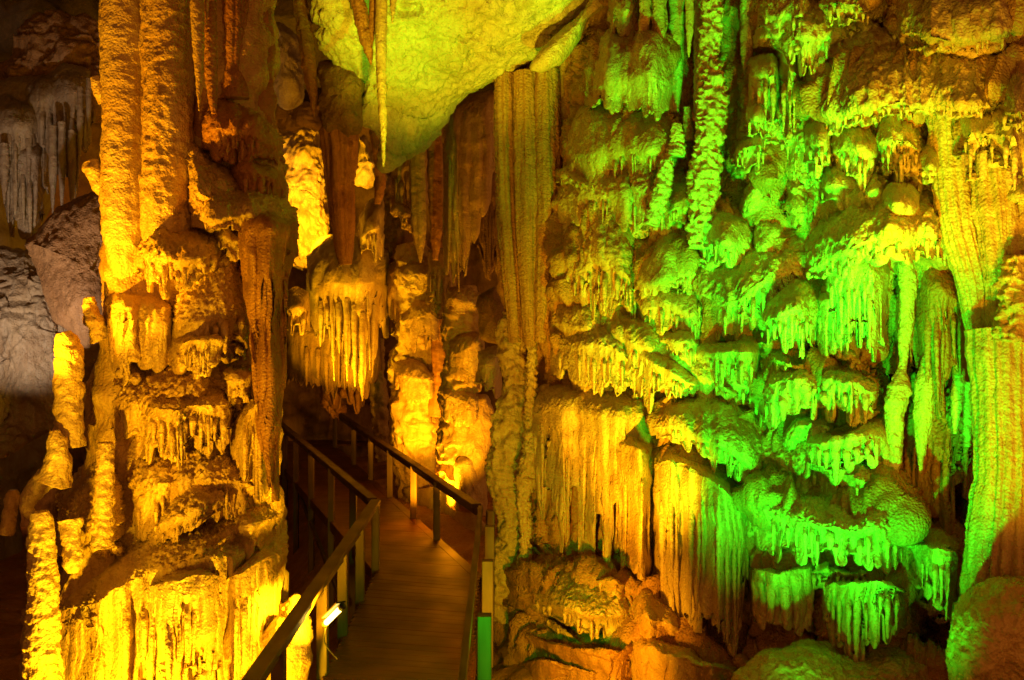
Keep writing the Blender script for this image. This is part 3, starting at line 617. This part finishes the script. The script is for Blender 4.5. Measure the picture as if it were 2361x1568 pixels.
CC = [
('slender green grey stalactite hanging in front of the slab', [(880,-40,9.7,14),(878,80,9.7,13),(880,200,9.7,11),(884,300,9.7,8),(884,385,9.7,2)], dict(lump=.1)),
('short stalactite pair member at the top just right of the slender one', [(908,-40,9.75,10),(906,20,9.75,6),(905,55,9.75,2)], dict(lump=.1)),
('thin brown stalactite on the left of the slender green grey one', [(862,-40,9.8,9),(858,60,9.8,8),(852,140,9.8,2)], dict(lump=.1,mat='rust')),
('long brown ribbed stalactite slanting down left of the slab', [(684,-40,11,16),(700,60,11,18),(712,150,11,17),(722,225,11,10),(724,268,11,2)], dict(mat='rust',flutes=5,lump=.15)),
('forked brown stalactite hanging in front of the slab left half', [(820,-30,9.8,14),(836,60,9.8,16),(850,120,9.8,10),(856,150,9.8,2)], dict(mat='rust',flutes=4,lump=.2)),
('dark pointed stalactite at the top between the big column and the white rock', [(608,-40,10.5,12),(612,20,10.5,10),(614,70,10.5,6),(616,100,10.5,1.5)], dict(mat='grey',lump=.2)),
('broad brown drape column hanging in front of the bright yellow rock', [(778,280,16.5,46),(782,330,16.5,46),(784,420,16.5,36),(790,500,16.5,30),(794,580,16.5,22),(796,610,16.5,16)], dict(mat='rust',flutes=8,famp=.35,lump=.08)),
('thin dark rib column at the right of the brown drape column', [(862,300,16,12),(872,360,16,10),(876,430,16,12),(870,470,16,8)], dict(mat='rust',lump=.2)),
('tall brown curtain column, leftmost of the three joined ones in the middle', [(1165,170,11.6,26),(1168,300,11.6,30),(1172,450,11.6,30),(1180,600,11.6,27),(1188,720,11.6,22),(1190,790,11.6,18)], dict(mat='wall',flutes=15,famp=.34,lump=.06)),
('tall brown curtain column, centre one of the three joined ones', [(1212,165,11.3,28),(1216,300,11.3,34),(1220,450,11.3,34),(1222,600,11.3,30),(1224,720,11.3,22),(1222,800,11.3,14)], dict(mat='wall',flutes=16,famp=.34,lump=.06)),
('tall brown curtain column, rightmost of the three joined ones beside the right wall', [(1262,160,11.2,28),(1264,300,11.2,32),(1266,450,11.2,32),(1262,600,11.2,28),(1252,720,11.2,20),(1245,790,11.2,12)], dict(mat='wall',flutes=15,famp=.34,lump=.06)),
('narrow olive column right of the joined curtain columns', [(1298,120,11.3,14),(1298,260,11.3,14),(1296,360,11.3,10),(1292,420,11.3,3)], dict(mat='gold',flutes=4,lump=.1)),
('dark red hanging strip behind the narrow olive column', [(1330,60,11.6,16),(1322,180,11.6,14),(1316,280,11.6,8)], dict(mat='rust',flutes=4,lump=.15)),
('rugged lumpy pillar with a glistening bright right edge beside the boardwalk', [(1190,720,11.9,26),(1186,800,11.9,36),(1192,880,11.9,32),(1188,960,11.9,44),(1180,1040,11.9,44),(1180,1120,11.9,48),(1192,1180,11.9,38),(1185,1260,11.9,40),(1180,1340,11.9,44),(1185,1420,11.9,50)], dict(mat='cream',rings=.1,ringl=24,lump=.2,rough=2.5,pop=.14)),
('bright knobby rod of stone stuck to the right edge of the lumpy pillar', [(1228,740,11.4,8),(1226,860,11.4,9),(1222,960,11.4,11),(1222,1040,11.3,15),(1214,1100,11.3,22),(1208,1150,11.3,14),(1212,1220,11.3,12),(1208,1300,11.3,12),(1200,1380,11.3,10)], dict(mat='cream',rings=.12,ringl=20,lump=.3,rough=2,pop=.3)),
('stacked brown stalagmite pillar below the hanging grooved curtain', [(1062,660,15.3,26),(1066,700,15.3,40),(1068,760,15.3,42),(1070,820,15.3,40),(1062,900,15.3,44),(1060,960,15.3,40),(1050,1040,15.3,36),(1040,1120,15.3,34)], dict(mat='gold',rings=.05,ringl=34,lump=.2,rough=2,pop=.12)),
('tall lumpy pillar with stepped rims left of the stacked stalagmite pillar', [(945,560,19,26),(955,620,19,44),(960,700,19,48),(958,780,19,46),(962,860,19,54),(962,930,19,58),(962,1010,19,54),(968,1090,19,50),(980,1160,19,60)], dict(mat='gold',rings=.05,ringl=44,lump=.22,rough=2,pop=.12)),
('thin knobby pillar at the far end of the right railing', [(868,780,21,16),(866,850,21,17),(874,920,21,18),(880,990,21,16),(890,1060,21,20)], dict(mat='gold',rings=.15,ringl=24,lump=.25,rough=2,pop=.15)),
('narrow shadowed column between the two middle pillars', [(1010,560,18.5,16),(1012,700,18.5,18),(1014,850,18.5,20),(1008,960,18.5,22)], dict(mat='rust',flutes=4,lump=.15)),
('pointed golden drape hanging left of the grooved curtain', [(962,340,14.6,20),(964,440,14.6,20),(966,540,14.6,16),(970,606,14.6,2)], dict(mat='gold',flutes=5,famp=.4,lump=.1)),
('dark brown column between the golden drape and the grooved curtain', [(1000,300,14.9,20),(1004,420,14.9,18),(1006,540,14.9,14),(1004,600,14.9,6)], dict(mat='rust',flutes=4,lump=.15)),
]
for i, (lab, pts, kw) in enumerate(CC):
    kw = dict(kw); mt = kw.pop('mat', 'cream')
    nm, ct = ('stalactite', 'stalactite') if 'stalactite' in lab or 'strip' in lab or 'drape hanging' in lab else ('stone_column', 'stone column')
    tube(nm, lab, ct, pts, mt, 200+i, **kw)

CL = [
('grooved brown curtain of long folds hanging in the middle of the cave', [(1022,262,292,600),(1060,240,275,640),(1100,238,270,560),(1140,238,275,470)], dict(out=.5,flw=19,seed=71,jag=.65,ns=7,D=D14,mat='gold',amp=.9,dd=-.3)),
('round brown mound with a golden fringe in front of the dark grotto', [(706,610,650,740),(745,570,655,830),(790,560,660,860),(840,570,650,880),(895,600,645,800)], dict(out=1.4,flw=13,seed=72,jag=.6,ns=10,D=D19,power=2.0,slen=1.05)),
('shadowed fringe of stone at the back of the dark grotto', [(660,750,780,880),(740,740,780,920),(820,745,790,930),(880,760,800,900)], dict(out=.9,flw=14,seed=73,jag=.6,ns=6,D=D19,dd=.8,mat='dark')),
('golden drip ledge above and right of the round brown mound', [(826,520,545,590),(850,480,530,600),(885,470,520,640)], dict(out=1.2,flw=12,seed=74,jag=.4,ns=4,D=D19,dd=-.6)),
('small fringed ledge behind the foot of the red curtain', [(650,700,715,760),(680,690,712,800),(712,700,725,770)], dict(out=1.0,flw=10,seed=75,jag=.5,ns=4,D=D19,dd=-1.2,mat='gold')),
('short yellow curtain standing between the stacked pillar and the lumpy pillar', [(1098,825,838,915),(1125,822,836,920),(1155,825,840,912)], dict(out=.5,flw=13,seed=76,jag=.8,ns=0,D=D13)),
('orange draped rock at the foot of the tall lumpy pillar', [(895,940,985,1090),(940,930,985,1110),(990,940,990,1120),(1030,960,1010,1110)], dict(out=1.0,flw=22,seed=77,jag=.8,ns=0,D=D14,dd=5.0,mat='gold')),
('bright layered rock at the foot of the stacked pillar', [(1030,1060,1080,1160),(1070,1040,1075,1200),(1120,1050,1080,1220)], dict(out=.7,flw=22,seed=78,jag=.8,ns=0,D=D14,dd=1.2)),
]
for lab, pts, kw in CL: ledge(lab, pts, **kw)
CB = [
('bright yellow lit rock face seen between the big column and the brown drape', 'cave_rock', 'rock', [(600,290),(680,270),(740,285),(760,380),(770,500),(760,620),(700,640),(640,600),(590,450)], (680,430), 21.5, .8, 'gold', 81, dict(a=(.35,.12,.06), s=(.6,2.6,8), ridge=.04)),
('small bright yellow rock seen through the gap right of the brown drape', 'cave_rock', 'rock', [(815,300),(850,295),(880,340),(880,430),(845,445),(815,430)], (848,370), 21, .6, 'cream', 82, dict(a=(.25,.12,.05), s=(.8,2,7))),
('whitish lumpy rock high between the big column and the ribbed stalactite', 'ceiling_rock', 'rock', [(615,90),(640,60),(675,80),(695,140),(690,230),(660,250),(625,215)], (655,150), 14.5, .5, 'grey', 83, dict(a=(.14,.08,.03), s=(1.5,4,12))),
('brown rock with dark hollows below the whitish lumpy rock', 'ceiling_rock', 'rock', [(600,215),(680,225),(740,240),(745,300),(690,310),(610,300)], (670,265), 16.5, .7, 'dark', 84, dict(a=(.2,.1,.04), s=(1.2,4,12))),
('golden rough rock standing left of the stepped pillar', 'cave_rock', 'rock', [(885,420),(920,380),(955,400),(960,520),(950,640),(900,650),(885,560)], (920,520), 20, .5, 'dark', 85, dict(a=(.16,.1,.04), s=(1.3,4,12))),
('brown boulder wedged under the grooved curtain beside the joined columns', 'cave_rock', 'rock', [(1100,680),(1140,660),(1165,720),(1160,790),(1110,780)], (1132,725), 13.4, .3, 'dark', 86, {}),
('smooth golden rock face behind the middle of the right railing', 'cave_rock', 'rock', [(1080,900),(1125,905),(1140,980),(1128,1060),(1090,1180),(1040,1180),(1050,1000)], (1090,1040), 15.4, .4, 'cream', 87, {}),
('brightly lit low rock behind the posts of the right railing', 'rock_mound', 'rock', [(930,1130),(1010,1120),(1090,1160),(1130,1230),(1135,1330),(1060,1290),(985,1220)], (1050,1210), 17.3, .3, 'cream', 88, dict(gx=-.012)),
('grey blue streaked rock on the far left under the grey stalactites', 'cave_rock', 'rock', [(-60,590),(60,570),(130,630),(200,760),(190,900),(120,1000),(-60,1060)], (50,780), 13.6, .7, 'grey', 89, dict(a=(.25,.10,.03), s=(1.,3,11), ridge=.06)),
('dark brown rounded boulder between the grey stalactites and the big column', 'cave_boulder', 'boulder', [(60,560),(130,470),(240,430),(290,520),(290,760),(200,800),(130,740)], (205,620), 12.5, .6, 'dark', 90, dict(a=(.15,.06,.02), s=(1.,3,12))),
('lumpy brown ceiling rock above the grey background stalactites', 'ceiling_rock', 'rock', [(-60,150),(40,110),(120,60),(200,40),(245,90),(250,240),(150,260),(60,290),(-60,300)], (110,180), 15.2, .6, 'dark', 96, dict(a=(.3,.15,.05), s=(1.2,3.5,10), ridge=.1)),
]
for lab, nm, ct, ol, c, d, b, mt, sd, kw in CB: boulder(nm, lab, ct, ol, c, d, b, mt, sd, **kw)

# ------------------------------------------------------------------ far left
FL = [
('broad pale fringe along the top of the grey background curtains', [(-20,205,240,330),(60,190,232,340),(140,175,225,350),(212,190,235,340)], dict(out=.35,flw=11,seed=94,jag=.6,ns=12,mat='grey')),
('wide grey fringe of stalactites in the upper left background', [(60,215,240,330),(110,190,225,400),(160,180,215,470),(205,190,220,350)], dict(out=.6,flw=14,seed=91,jag=.5,ns=6,mat='grey')),
('grey hanging curtain with blunt tips at the left edge', [(-30,270,300,380),(10,240,290,440),(60,250,295,420),(110,260,300,440)], dict(out=.7,flw=14,seed=92,jag=.6,ns=5,mat='grey')),
('lower grey curtain of long fused stalactites in the left background', [(8,345,365,480),(35,335,362,570),(70,335,362,565),(100,345,368,520)], dict(out=.9,flw=13,seed=93,jag=.7,ns=6,mat='grey')),
]
def D145(px): return np.full_like(np.asarray(px, float), 14.6)
for lab, pts, kw in FL: ledge(lab, pts, D=D145, group='grey background stalactite curtains', **kw)
FS = [(122,290,500,9),(143,280,498,8),(166,300,502,8),(185,200,370,7),(10,330,470,10),(205,180,320,6)]
names = ['leftmost of the three long grey stalactites beside the lower grey curtain','middle one of the three long grey stalactites beside the lower grey curtain','rightmost of the three long grey stalactites beside the lower grey curtain','short thin grey stalactite nearest the big column on its left','thick grey stalactite at the left frame edge','faint thin stalactite just touching the left outline of the big column']
for k, ((x, a, b, r), lb) in enumerate(zip(FS, names)):
    tube('stalactite', lb, 'stalactite', [(x,a,13.9,r),(x,a+(b-a)*.5,13.9,r),(x,b,13.9,1)], 'grey', 300+k, lump=.15)

# ------------------------------------------------------------------ big left column
boulder('column_core', 'brown rock core of the big left column between its ledges', 'rock',
  [(250,560),(270,400),(330,-60),(600,-60),(618,120),(622,290),(650,380),(672,480),(640,560),(650,700),(640,900),(620,1100),(655,1180),(640,1300),(632,1500),(620,1640),(80,1640),(100,1450),(150,1340),(200,1150),(225,960),(235,760),(240,640)],
  (430,760), 9.42, .5, 'gold', 95, a=(.14,.06,.012), s=(1.5,5,24), p=5)
TL = [
('bright yellow leftmost trunk of the big left column', [(284,-60,8.95,52),(283,100,8.95,50),(286,250,8.95,48),(284,400,8.95,50),(284,520,8.95,48),(288,590,9.0,40),(292,640,9.1,30)], dict(mat='cream',lump=.05,flutes=3,famp=.06,rough=1.0,pop=.03)),
('golden centre trunk of the big left column', [(386,-60,8.8,56),(384,120,8.8,52),(386,250,8.8,55),(388,380,8.8,54),(384,480,8.8,56),(392,560,8.9,58),(400,610,9.0,40)], dict(mat='gold',lump=.05,flutes=4,famp=.10,rough=1.3,pop=.05,rings=.04,ringl=70)),
('narrow yellow rib between the two trunks of the big left column', [(325,-60,9.0,14),(326,120,9.0,13),(330,300,8.95,15),(330,420,8.95,13),(326,520,9.0,9)], dict(mat='cream',lump=.15,rough=1.5)),
('long pointed stalactite hanging in front of the big left column', [(454,-60,8.35,16),(456,60,8.35,15),(459,160,8.35,10),(459,256,8.35,1.5)], dict(mat='gold',lump=.07)),
('ribbed red brown stalactite right of the long pointed one', [(484,-60,8.5,14),(485,80,8.5,13),(488,200,8.5,12),(494,262,8.5,6)], dict(mat='rust',lump=.1,rings=.18,ringl=15)),
('tiny thin stalactite between the pointed and the ribbed one', [(476,-40,8.4,5),(477,20,8.4,4),(477,55,8.4,1)], dict(mat='gold',lump=.1)),
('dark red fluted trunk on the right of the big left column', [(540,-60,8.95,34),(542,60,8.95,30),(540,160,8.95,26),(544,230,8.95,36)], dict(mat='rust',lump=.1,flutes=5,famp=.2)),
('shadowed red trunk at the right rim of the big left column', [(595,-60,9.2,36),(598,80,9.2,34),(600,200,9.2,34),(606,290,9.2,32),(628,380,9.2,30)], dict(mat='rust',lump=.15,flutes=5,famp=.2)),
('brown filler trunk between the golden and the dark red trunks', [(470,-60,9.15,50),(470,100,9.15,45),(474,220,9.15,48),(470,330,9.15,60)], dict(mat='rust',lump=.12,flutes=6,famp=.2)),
]
for i, (lab, pts, kw) in enumerate(TL):
    kw = dict(kw); mt = kw.pop('mat')
    nm, ct = ('stalactite', 'stalactite') if 'stalactite' in lab or 'ribbed' in lab else ('stone_column', 'stone column')
    tube(nm, lab, ct, pts, mt, 400+i, **kw)
LL = [
('wide yellow flowstone apron behind the bright curtains at the foot of the big left column', [(50,1410,1445,1640),(200,1300,1390,1640),(350,1225,1325,1640),(500,1195,1285,1640),(660,1225,1280,1600)], dict(out=.95,flw=18,seed=121,jag=.85,ns=8,mat='cream',grain=1.8,taper=6)),
('sloping grainy shoulder joining the branching ledge to the crescent of teeth', [(290,1060,1150,1260),(400,1030,1120,1230),(520,1020,1110,1200),(640,1100,1160,1240)], dict(out=.7,flw=14,seed=122,jag=.7,ns=6,mat='gold',grain=2.4)),
('grainy golden slope between the blunt drapery and the branching ledge', [(215,840,930,1060),(320,850,930,1010),(440,820,900,960),(600,830,890,980)], dict(out=.5,flw=16,seed=123,jag=.7,ns=5,mat='gold',grain=2.4)),
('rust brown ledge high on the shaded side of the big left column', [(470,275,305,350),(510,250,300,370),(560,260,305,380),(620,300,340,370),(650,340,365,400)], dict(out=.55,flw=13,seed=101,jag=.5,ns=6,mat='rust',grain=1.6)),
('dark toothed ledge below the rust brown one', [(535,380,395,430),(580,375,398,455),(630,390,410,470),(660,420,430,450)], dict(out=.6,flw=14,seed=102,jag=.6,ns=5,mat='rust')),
('lumpy glistening apron joining the golden trunk to the brown shelf', [(430,330,420,450),(470,360,450,480),(520,400,470,505),(570,430,490,520)], dict(out=.75,flw=12,seed=103,jag=.5,ns=4,mat='gold',grain=2.5)),
('projecting brown shelf at the widest point of the big left column', [(440,455,500,530),(500,440,505,535),(560,440,505,545),(630,450,512,550),(686,490,520,560)], dict(out=1.0,flw=14,seed=104,jag=.5,ns=4,mat='gold',grain=1.8)),
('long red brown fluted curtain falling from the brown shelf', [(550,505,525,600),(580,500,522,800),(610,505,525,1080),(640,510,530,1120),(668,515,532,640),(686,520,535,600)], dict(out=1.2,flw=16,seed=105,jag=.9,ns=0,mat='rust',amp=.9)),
('golden drip ledge wrapping the foot of the two trunks', [(302,560,585,640),(350,540,585,680),(410,540,592,690),(460,548,590,660),(515,545,570,600)], dict(out=.8,flw=15,seed=106,jag=.4,ns=9,mat='gold',grain=2)),
('wide rippled mound under the golden drip ledge', [(400,690,740,800),(440,620,735,860),(490,570,730,830),(540,560,720,800),(578,600,740,830)], dict(out=.65,flw=16,seed=107,jag=.5,ns=7,mat='gold',grain=2.5)),
('smooth blunt drapery on the left flank of the big left column', [(238,690,705,800),(270,670,700,870),(310,680,710,890),(350,690,712,895),(400,700,722,860)], dict(out=.6,flw=30,seed=108,jag=.75,ns=3,mat='gold',amp=.8)),
('short toothed ledge left of the long red brown curtain', [(510,855,872,905),(550,845,868,920),(590,845,868,930)], dict(out=.75,flw=11,seed=109,jag=.5,ns=5,mat='gold',grain=1.6)),
('wide golden ledge with branching stalactites in the middle of the big left column', [(318,930,975,1050),(350,905,960,1080),(400,895,950,1075),(460,890,935,1060),(515,895,930,1040),(545,910,940,1000)], dict(out=.85,flw=15,seed=110,jag=.4,ns=12,mat='gold',amp=.7,grain=2)),
('glittering grooved curtain at the right front of the big left column', [(536,960,985,1110),(560,930,955,1125),(590,905,930,1135),(615,890,915,1135),(640,880,905,1120)], dict(out=.9,flw=17,seed=111,jag=.8,ns=5,mat='gold',amp=.9)),
('granular brown mound with a crescent of teeth below the branching stalactites', [(340,1215,1245,1262),(380,1150,1215,1262),(430,1090,1195,1238),(480,1085,1165,1190),(530,1100,1150,1170)], dict(out=.95,flw=12,seed=112,jag=.4,ns=9,mat='gold',grain=2.6)),
('slanting grainy mound under the crescent of teeth', [(350,1290,1330,1350),(410,1255,1300,1325),(470,1210,1262,1290),(530,1180,1235,1290),(590,1150,1215,1280),(655,1160,1190,1260)], dict(out=1.05,flw=12,seed=113,jag=.5,ns=6,mat='gold',grain=2.4)),
('brilliantly lit yellow curtain at the foot of the big left column', [(312,1350,1375,1600),(360,1290,1352,1640),(420,1265,1330,1640),(480,1262,1318,1640),(530,1285,1335,1600)], dict(out=1.15,flw=22,seed=114,jag=.85,ns=6,mat='cream',amp=.9)),
('bright right hand curtain at the foot of the big left column', [(505,1320,1350,1640),(550,1255,1322,1640),(600,1225,1290,1560),(648,1240,1275,1480)], dict(out=1.05,flw=18,seed=115,jag=.85,ns=4,mat='cream',amp=.9)),
('glowing folded apron in the bottom left corner', [(55,1440,1470,1640),(120,1390,1440,1640),(180,1345,1425,1640),(240,1330,1420,1640),(300,1345,1425,1640),(345,1390,1440,1640)], dict(out=1.0,flw=24,seed=116,jag=.85,ns=0,mat='cream',amp=.7,grain=1.8)),
('small fringe under the blunt drapery by the branching ledge', [(395,770,790,840),(440,765,785,885),(490,770,788,870),(530,775,795,840)], dict(out=.8,flw=12,seed=117,jag=.4,ns=7,mat='gold')),
('rough shoulder of stone above the low hollow on the left', [(130,1150,1240,1290),(190,1080,1230,1275),(240,1040,1220,1255),(290,1090,1210,1250)], dict(out=1.0,flw=22,seed=118,jag=.7,ns=0,mat='gold',grain=2.6)),
]
for lab, pts, kw in LL: ledge(lab, pts, D=DL, sat=(0 if kw['seed'] in (105, 111, 121, 122, 123) else 2), **kw)
SG = [
('fat bright stalagmite on the left shoulder of the big left column', [(160,1030,8.6,30),(158,950,8.6,28),(158,880,8.6,30),(162,820,8.6,30),(152,780,8.6,24),(148,766,8.6,16)], dict(rings=.14,ringl=44,lump=.14,rough=1.5)),
('cone shaped stalagmite below and left of the fat bright one', [(122,1110,8.4,42),(132,1080,8.4,30),(134,1040,8.4,24),(128,1005,8.4,16),(126,992,8.4,10)], dict(rings=.1,ringl=44,lump=.14,rough=1.5)),
('ringed stalagmite with a flat top right of the cone shaped one', [(236,1260,8.35,26),(240,1200,8.35,22),(240,1140,8.35,21),(244,1080,8.35,19),(242,1036,8.35,18),(242,1020,8.35,14)], dict(rings=.2,ringl=28,lump=.14,rough=1.5)),
('tall ringed stalagmite rising from the bottom left corner', [(105,1640,8.0,44),(100,1500,8.0,38),(98,1400,8.0,33),(96,1300,8.0,30),(94,1220,8.0,26),(92,1180,8.0,18)], dict(rings=.12,ringl=46,lump=.18,rough=2.2)),
('small stalagmite on the far lower left behind the tall ringed one', [(14,1230,9.0,16),(24,1180,9.0,15),(30,1140,9.0,14),(30,1130,9.0,8)], dict(rings=.1,ringl=30,lump=.2,mat='gold')),
('stubby column hanging over the dark hollow on the left', [(160,1200,8.2,26),(166,1260,8.15,20),(168,1300,8.15,22),(168,1320,8.15,12)], dict(rings=.12,ringl=26,lump=.2,rough=1.5)),
('rounded knob on the left outline of the bright yellow trunk', [(250,440,8.95,24),(230,420,8.9,20),(216,390,8.9,22),(210,372,8.9,17)], dict(lump=.16,rings=.1,ringl=20)),
('small nub high on the left outline of the bright yellow trunk', [(244,235,8.95,18),(226,200,8.9,14),(220,178,8.9,12)], dict(lump=.16)),
('crooked spur on the left outline below the trunks', [(238,780,8.95,26),(218,740,8.9,20),(208,705,8.9,13),(206,685,8.9,10)], dict(lump=.25,rings=.1,ringl=20,rough=2)),
('thin curved horn of stone on the lower left', [(80,1200,8.7,7),(62,1170,8.7,16),(80,1130,8.65,22),(110,1100,8.6,26)], dict(lump=.12)),
]
for i, (lab, pts, kw) in enumerate(SG):
    kw = dict(kw); mt = kw.pop('mat', 'cream')
    nm = 'stalagmite' if 'stalagmite' in lab else 'stone_knob'
    tube(nm, lab, nm.replace('_', ' '), pts, mt, 500+i, **kw)
boulder('rock_mound', 'dim round rock at the foot of the left column beside the railing', 'rock', [(600,1480),(640,1425),(690,1440),(715,1520),(705,1640),(590,1640)], (650,1530), 8.6, .35, 'gold', 97)
boulder('rock_mound', 'brightly edged ragged rock just behind the near left railing', 'rock', [(640,1400),(680,1365),(705,1420),(712,1470),(690,1480),(660,1440)], (680,1425), 8.9, .15, 'cream', 98, a=(.08,.05,.03), s=(3,9,24))

XL = [
('fluted brown hanging in the shadow above the far railing', [(740,860,880,930),(800,850,875,960),(860,860,880,930)], dict(out=.8,flw=13,seed=131,D=D19,dd=2.2,mat='rust')),
('amber stepped ledge between the golden drape and the middle pillars', [(880,640,665,720),(920,620,655,760),(960,630,665,740)], dict(out=.8,flw=12,seed=132,D=D19,dd=.2,mat='gold')),
('narrow hanging fringe in the dark slot right of the grooved curtain', [(1096,420,440,560),(1125,410,435,660),(1150,420,445,600)], dict(out=.4,flw=9,seed=133,D=D14,mat='dark')),
('small brown curtain tucked under the slab beside the golden drape', [(905,385,400,470),(940,370,392,520),(985,350,380,500)], dict(out=.5,flw=12,seed=134,D=D14,dd=.8,mat='gold')),
('layered brown ledge over the gap between the two middle pillars', [(985,600,625,680),(1015,590,620,720),(1050,600,630,690)], dict(out=.5,flw=11,seed=135,D=D14,dd=1.8,mat='gold')),
]
for lab, pts, kw in XL: ledge(lab, pts, jag=.5, ns=6, sat=3, **kw)
for lb, x0, x1, dd_, sds, ys in (('tall lumpy pillar with stepped', 915, 1008, 18.4, 140, (640, 735, 872)), ('stacked brown stalagmite pillar', 1030, 1106, 14.95, 150, (700, 800, 930))):
    ob = [o for o in bpy.data.objects if o.get('label', '').startswith(lb)][0]
    for k, y in enumerate(ys):
        q = 14*math.sin(k*2.1); h = 34+26*((k*2) % 3)
        ledge(None, [(x0+q*.5, y-16+q, y+q, y+h*.6), ((x0+x1)/2, y-26, y+2, y+h), (x1+q*.5, y-18-q, y-q*.6, y+h*.7)], out=.2 if dd_ < 16 else .26, flw=11, seed=sds+k, jag=.6, ns=0, D=lambda px, z=dd_: np.full_like(np.asarray(px, float), z), mat='gold', parent=ob, grain=1.5)
# ------------------------------------------------------------------ light
def look(o, t):
    o.rotation_euler = (Vector([float(c) for c in t])-o.location).to_track_quat('-Z', 'Y').to_euler()
def spot(name, loc, tgt, power, col, size=70, blend=.5, rad=.06):
    l = bpy.data.lights.new(name, 'SPOT'); l.energy = power; l.color = col; l.spot_size = R(size); l.spot_blend = blend; l.shadow_soft_size = rad
    o = bpy.data.objects.new(name, l); COL.objects.link(o); o.location = tuple(float(c) for c in loc); look(o, tgt); return o
Yc = (1, .53, .005); Oc = (1, .42, .005); Gc = (.02, 1, .015); Bc = (.75, .8, 1)
# right wall: yellow floods from low left, green floods from low centre, plus added fills
spot('cave_flood_or_fill', P(1300, 1620, 7.4), P(1480, 860, 10.2), 820, Yc, 48, .8)
spot('cave_flood_or_fill', P(1850, 2300, 4.4), P(1880, 760, 8.6), 1500, Gc, 50, 1)
spot('cave_flood_or_fill', P(1780, 2080, 5.7), P(1850, 560, 8.4), 640, Gc, 78, .8)
spot('cave_flood_or_fill', P(1950, 1650, 5.2), P(1780, 300, 8.6), 1500, Gc, 42, .8)
spot('cave_flood_or_fill', P(1850, 1900, 5.6), P(1470, 680, 10.), 260, Gc, 42, .8)
spot('cave_flood_or_fill', P(2600, 1400, 4.2), P(2290, 450, 7.6), 260, (1,.47,.005), 80)
spot('cave_flood_or_fill', P(2300, 1500, 4.6), P(2130, 110, 8.2), 560, (1, .58, .01), 30, .8)
spot('cave_flood_or_fill', P(2150, 900, 3.6), P(2060, 230, 8), 220, (.75,.62,.01), 46, 1)  # added olive fill from camera right, brightens the overhang tops like a flash
spot('cave_flood_or_fill', P(1192, 1570, 6.6), P(1124, 1480, 8.3), 110, Gc, 66, .4)
spot('cave_flood_or_fill', P(1262, 1650, 7.6), P(1330, 1400, 9.8), 260, Oc, 90, .8)
spot('cave_flood_or_fill', P(1750, 950, 3.2), P(1830, 820, 8.6), 130, Gc, 46, 1)  # added frontal green fill near the camera to lighten the ledge tops
# slab
spot('cave_flood_or_fill', P(1060, 900, 6.6), P(1040, 20, 10.5), 1050, (1,.76,.01), 38, .7)
spot('cave_flood_or_fill', P(1400, 1300, 7.0), P(950, 180, 10.3), 700, Gc, 18, 1)
# left column
spot('cave_flood_or_fill', P(180, 1850, 7.3), P(330, 1100, 9), 380, Yc, 120)
spot('cave_flood_or_fill', P(600, 1800, 7.3), P(520, 1200, 9), 260, Yc, 120)
spot('cave_flood_or_fill', P(-150, 1000, 7.6), P(270, 300, 9), 800, Oc, 80)
spot('cave_flood_or_fill', P(760, 1450, 8.1), P(620, 1300, 9), 460, Yc, 90)
spot('cave_flood_or_fill', P(-60, 1600, 6.0), P(430, 850, 9), 420, (1,.5,.005), 60, .8)
# middle
spot('cave_flood_or_fill', P(1010, 1170, 15.0), P(1000, 750, 17.5), 330, Oc, 130)
spot('cave_flood_or_fill', P(965, 1040, 17.4), P(940, 750, 19.5), 260, Oc, 130)
spot('cave_flood_or_fill', P(1092, 1165, 13.5), P(1050, 780, 15.2), 330, Oc, 110, .8)
spot('cave_flood_or_fill', P(715, 545, 18.9), P(690, 390, 22), 620, (1,.5,.005), 130, .8)
spot('cave_flood_or_fill', P(700, 1000, 17.2), P(790, 700, 19), 560, Yc, 80)
# far left cool
spot('cave_flood_or_fill', P(-100, 1000, 10.5), P(70, 400, 14), 300, (1,.74,.48), 80)
w = bpy.data.worlds.new('World'); bpy.context.scene.world = w; w.use_nodes = True
bg = w.node_tree.nodes['Background']; bg.inputs[0].default_value = (1, .35, .05, 1); bg.inputs[1].default_value = .45
sc = bpy.context.scene
cam = bpy.data.cameras.new('camera'); co = bpy.data.objects.new('camera', cam); COL.objects.link(co); sc.camera = co
co.location = (0, 0, CZ); co.rotation_euler = (math.pi/2, 0, 0)
cam.sensor_fit = 'HORIZONTAL'; cam.sensor_width = 36; cam.lens = 36*F0/W; cam.shift_y = -(784-HOR)/W; cam.clip_end = 200
sc.view_settings.view_transform = 'Standard'; sc.view_settings.look = 'None'; sc.view_settings.exposure = .32; sc.view_settings.gamma = 1
sc.cycles.use_denoising = True; sc.cycles.max_bounces = 3; sc.cycles.diffuse_bounces = 2; sc.cycles.sample_clamp_indirect = 4
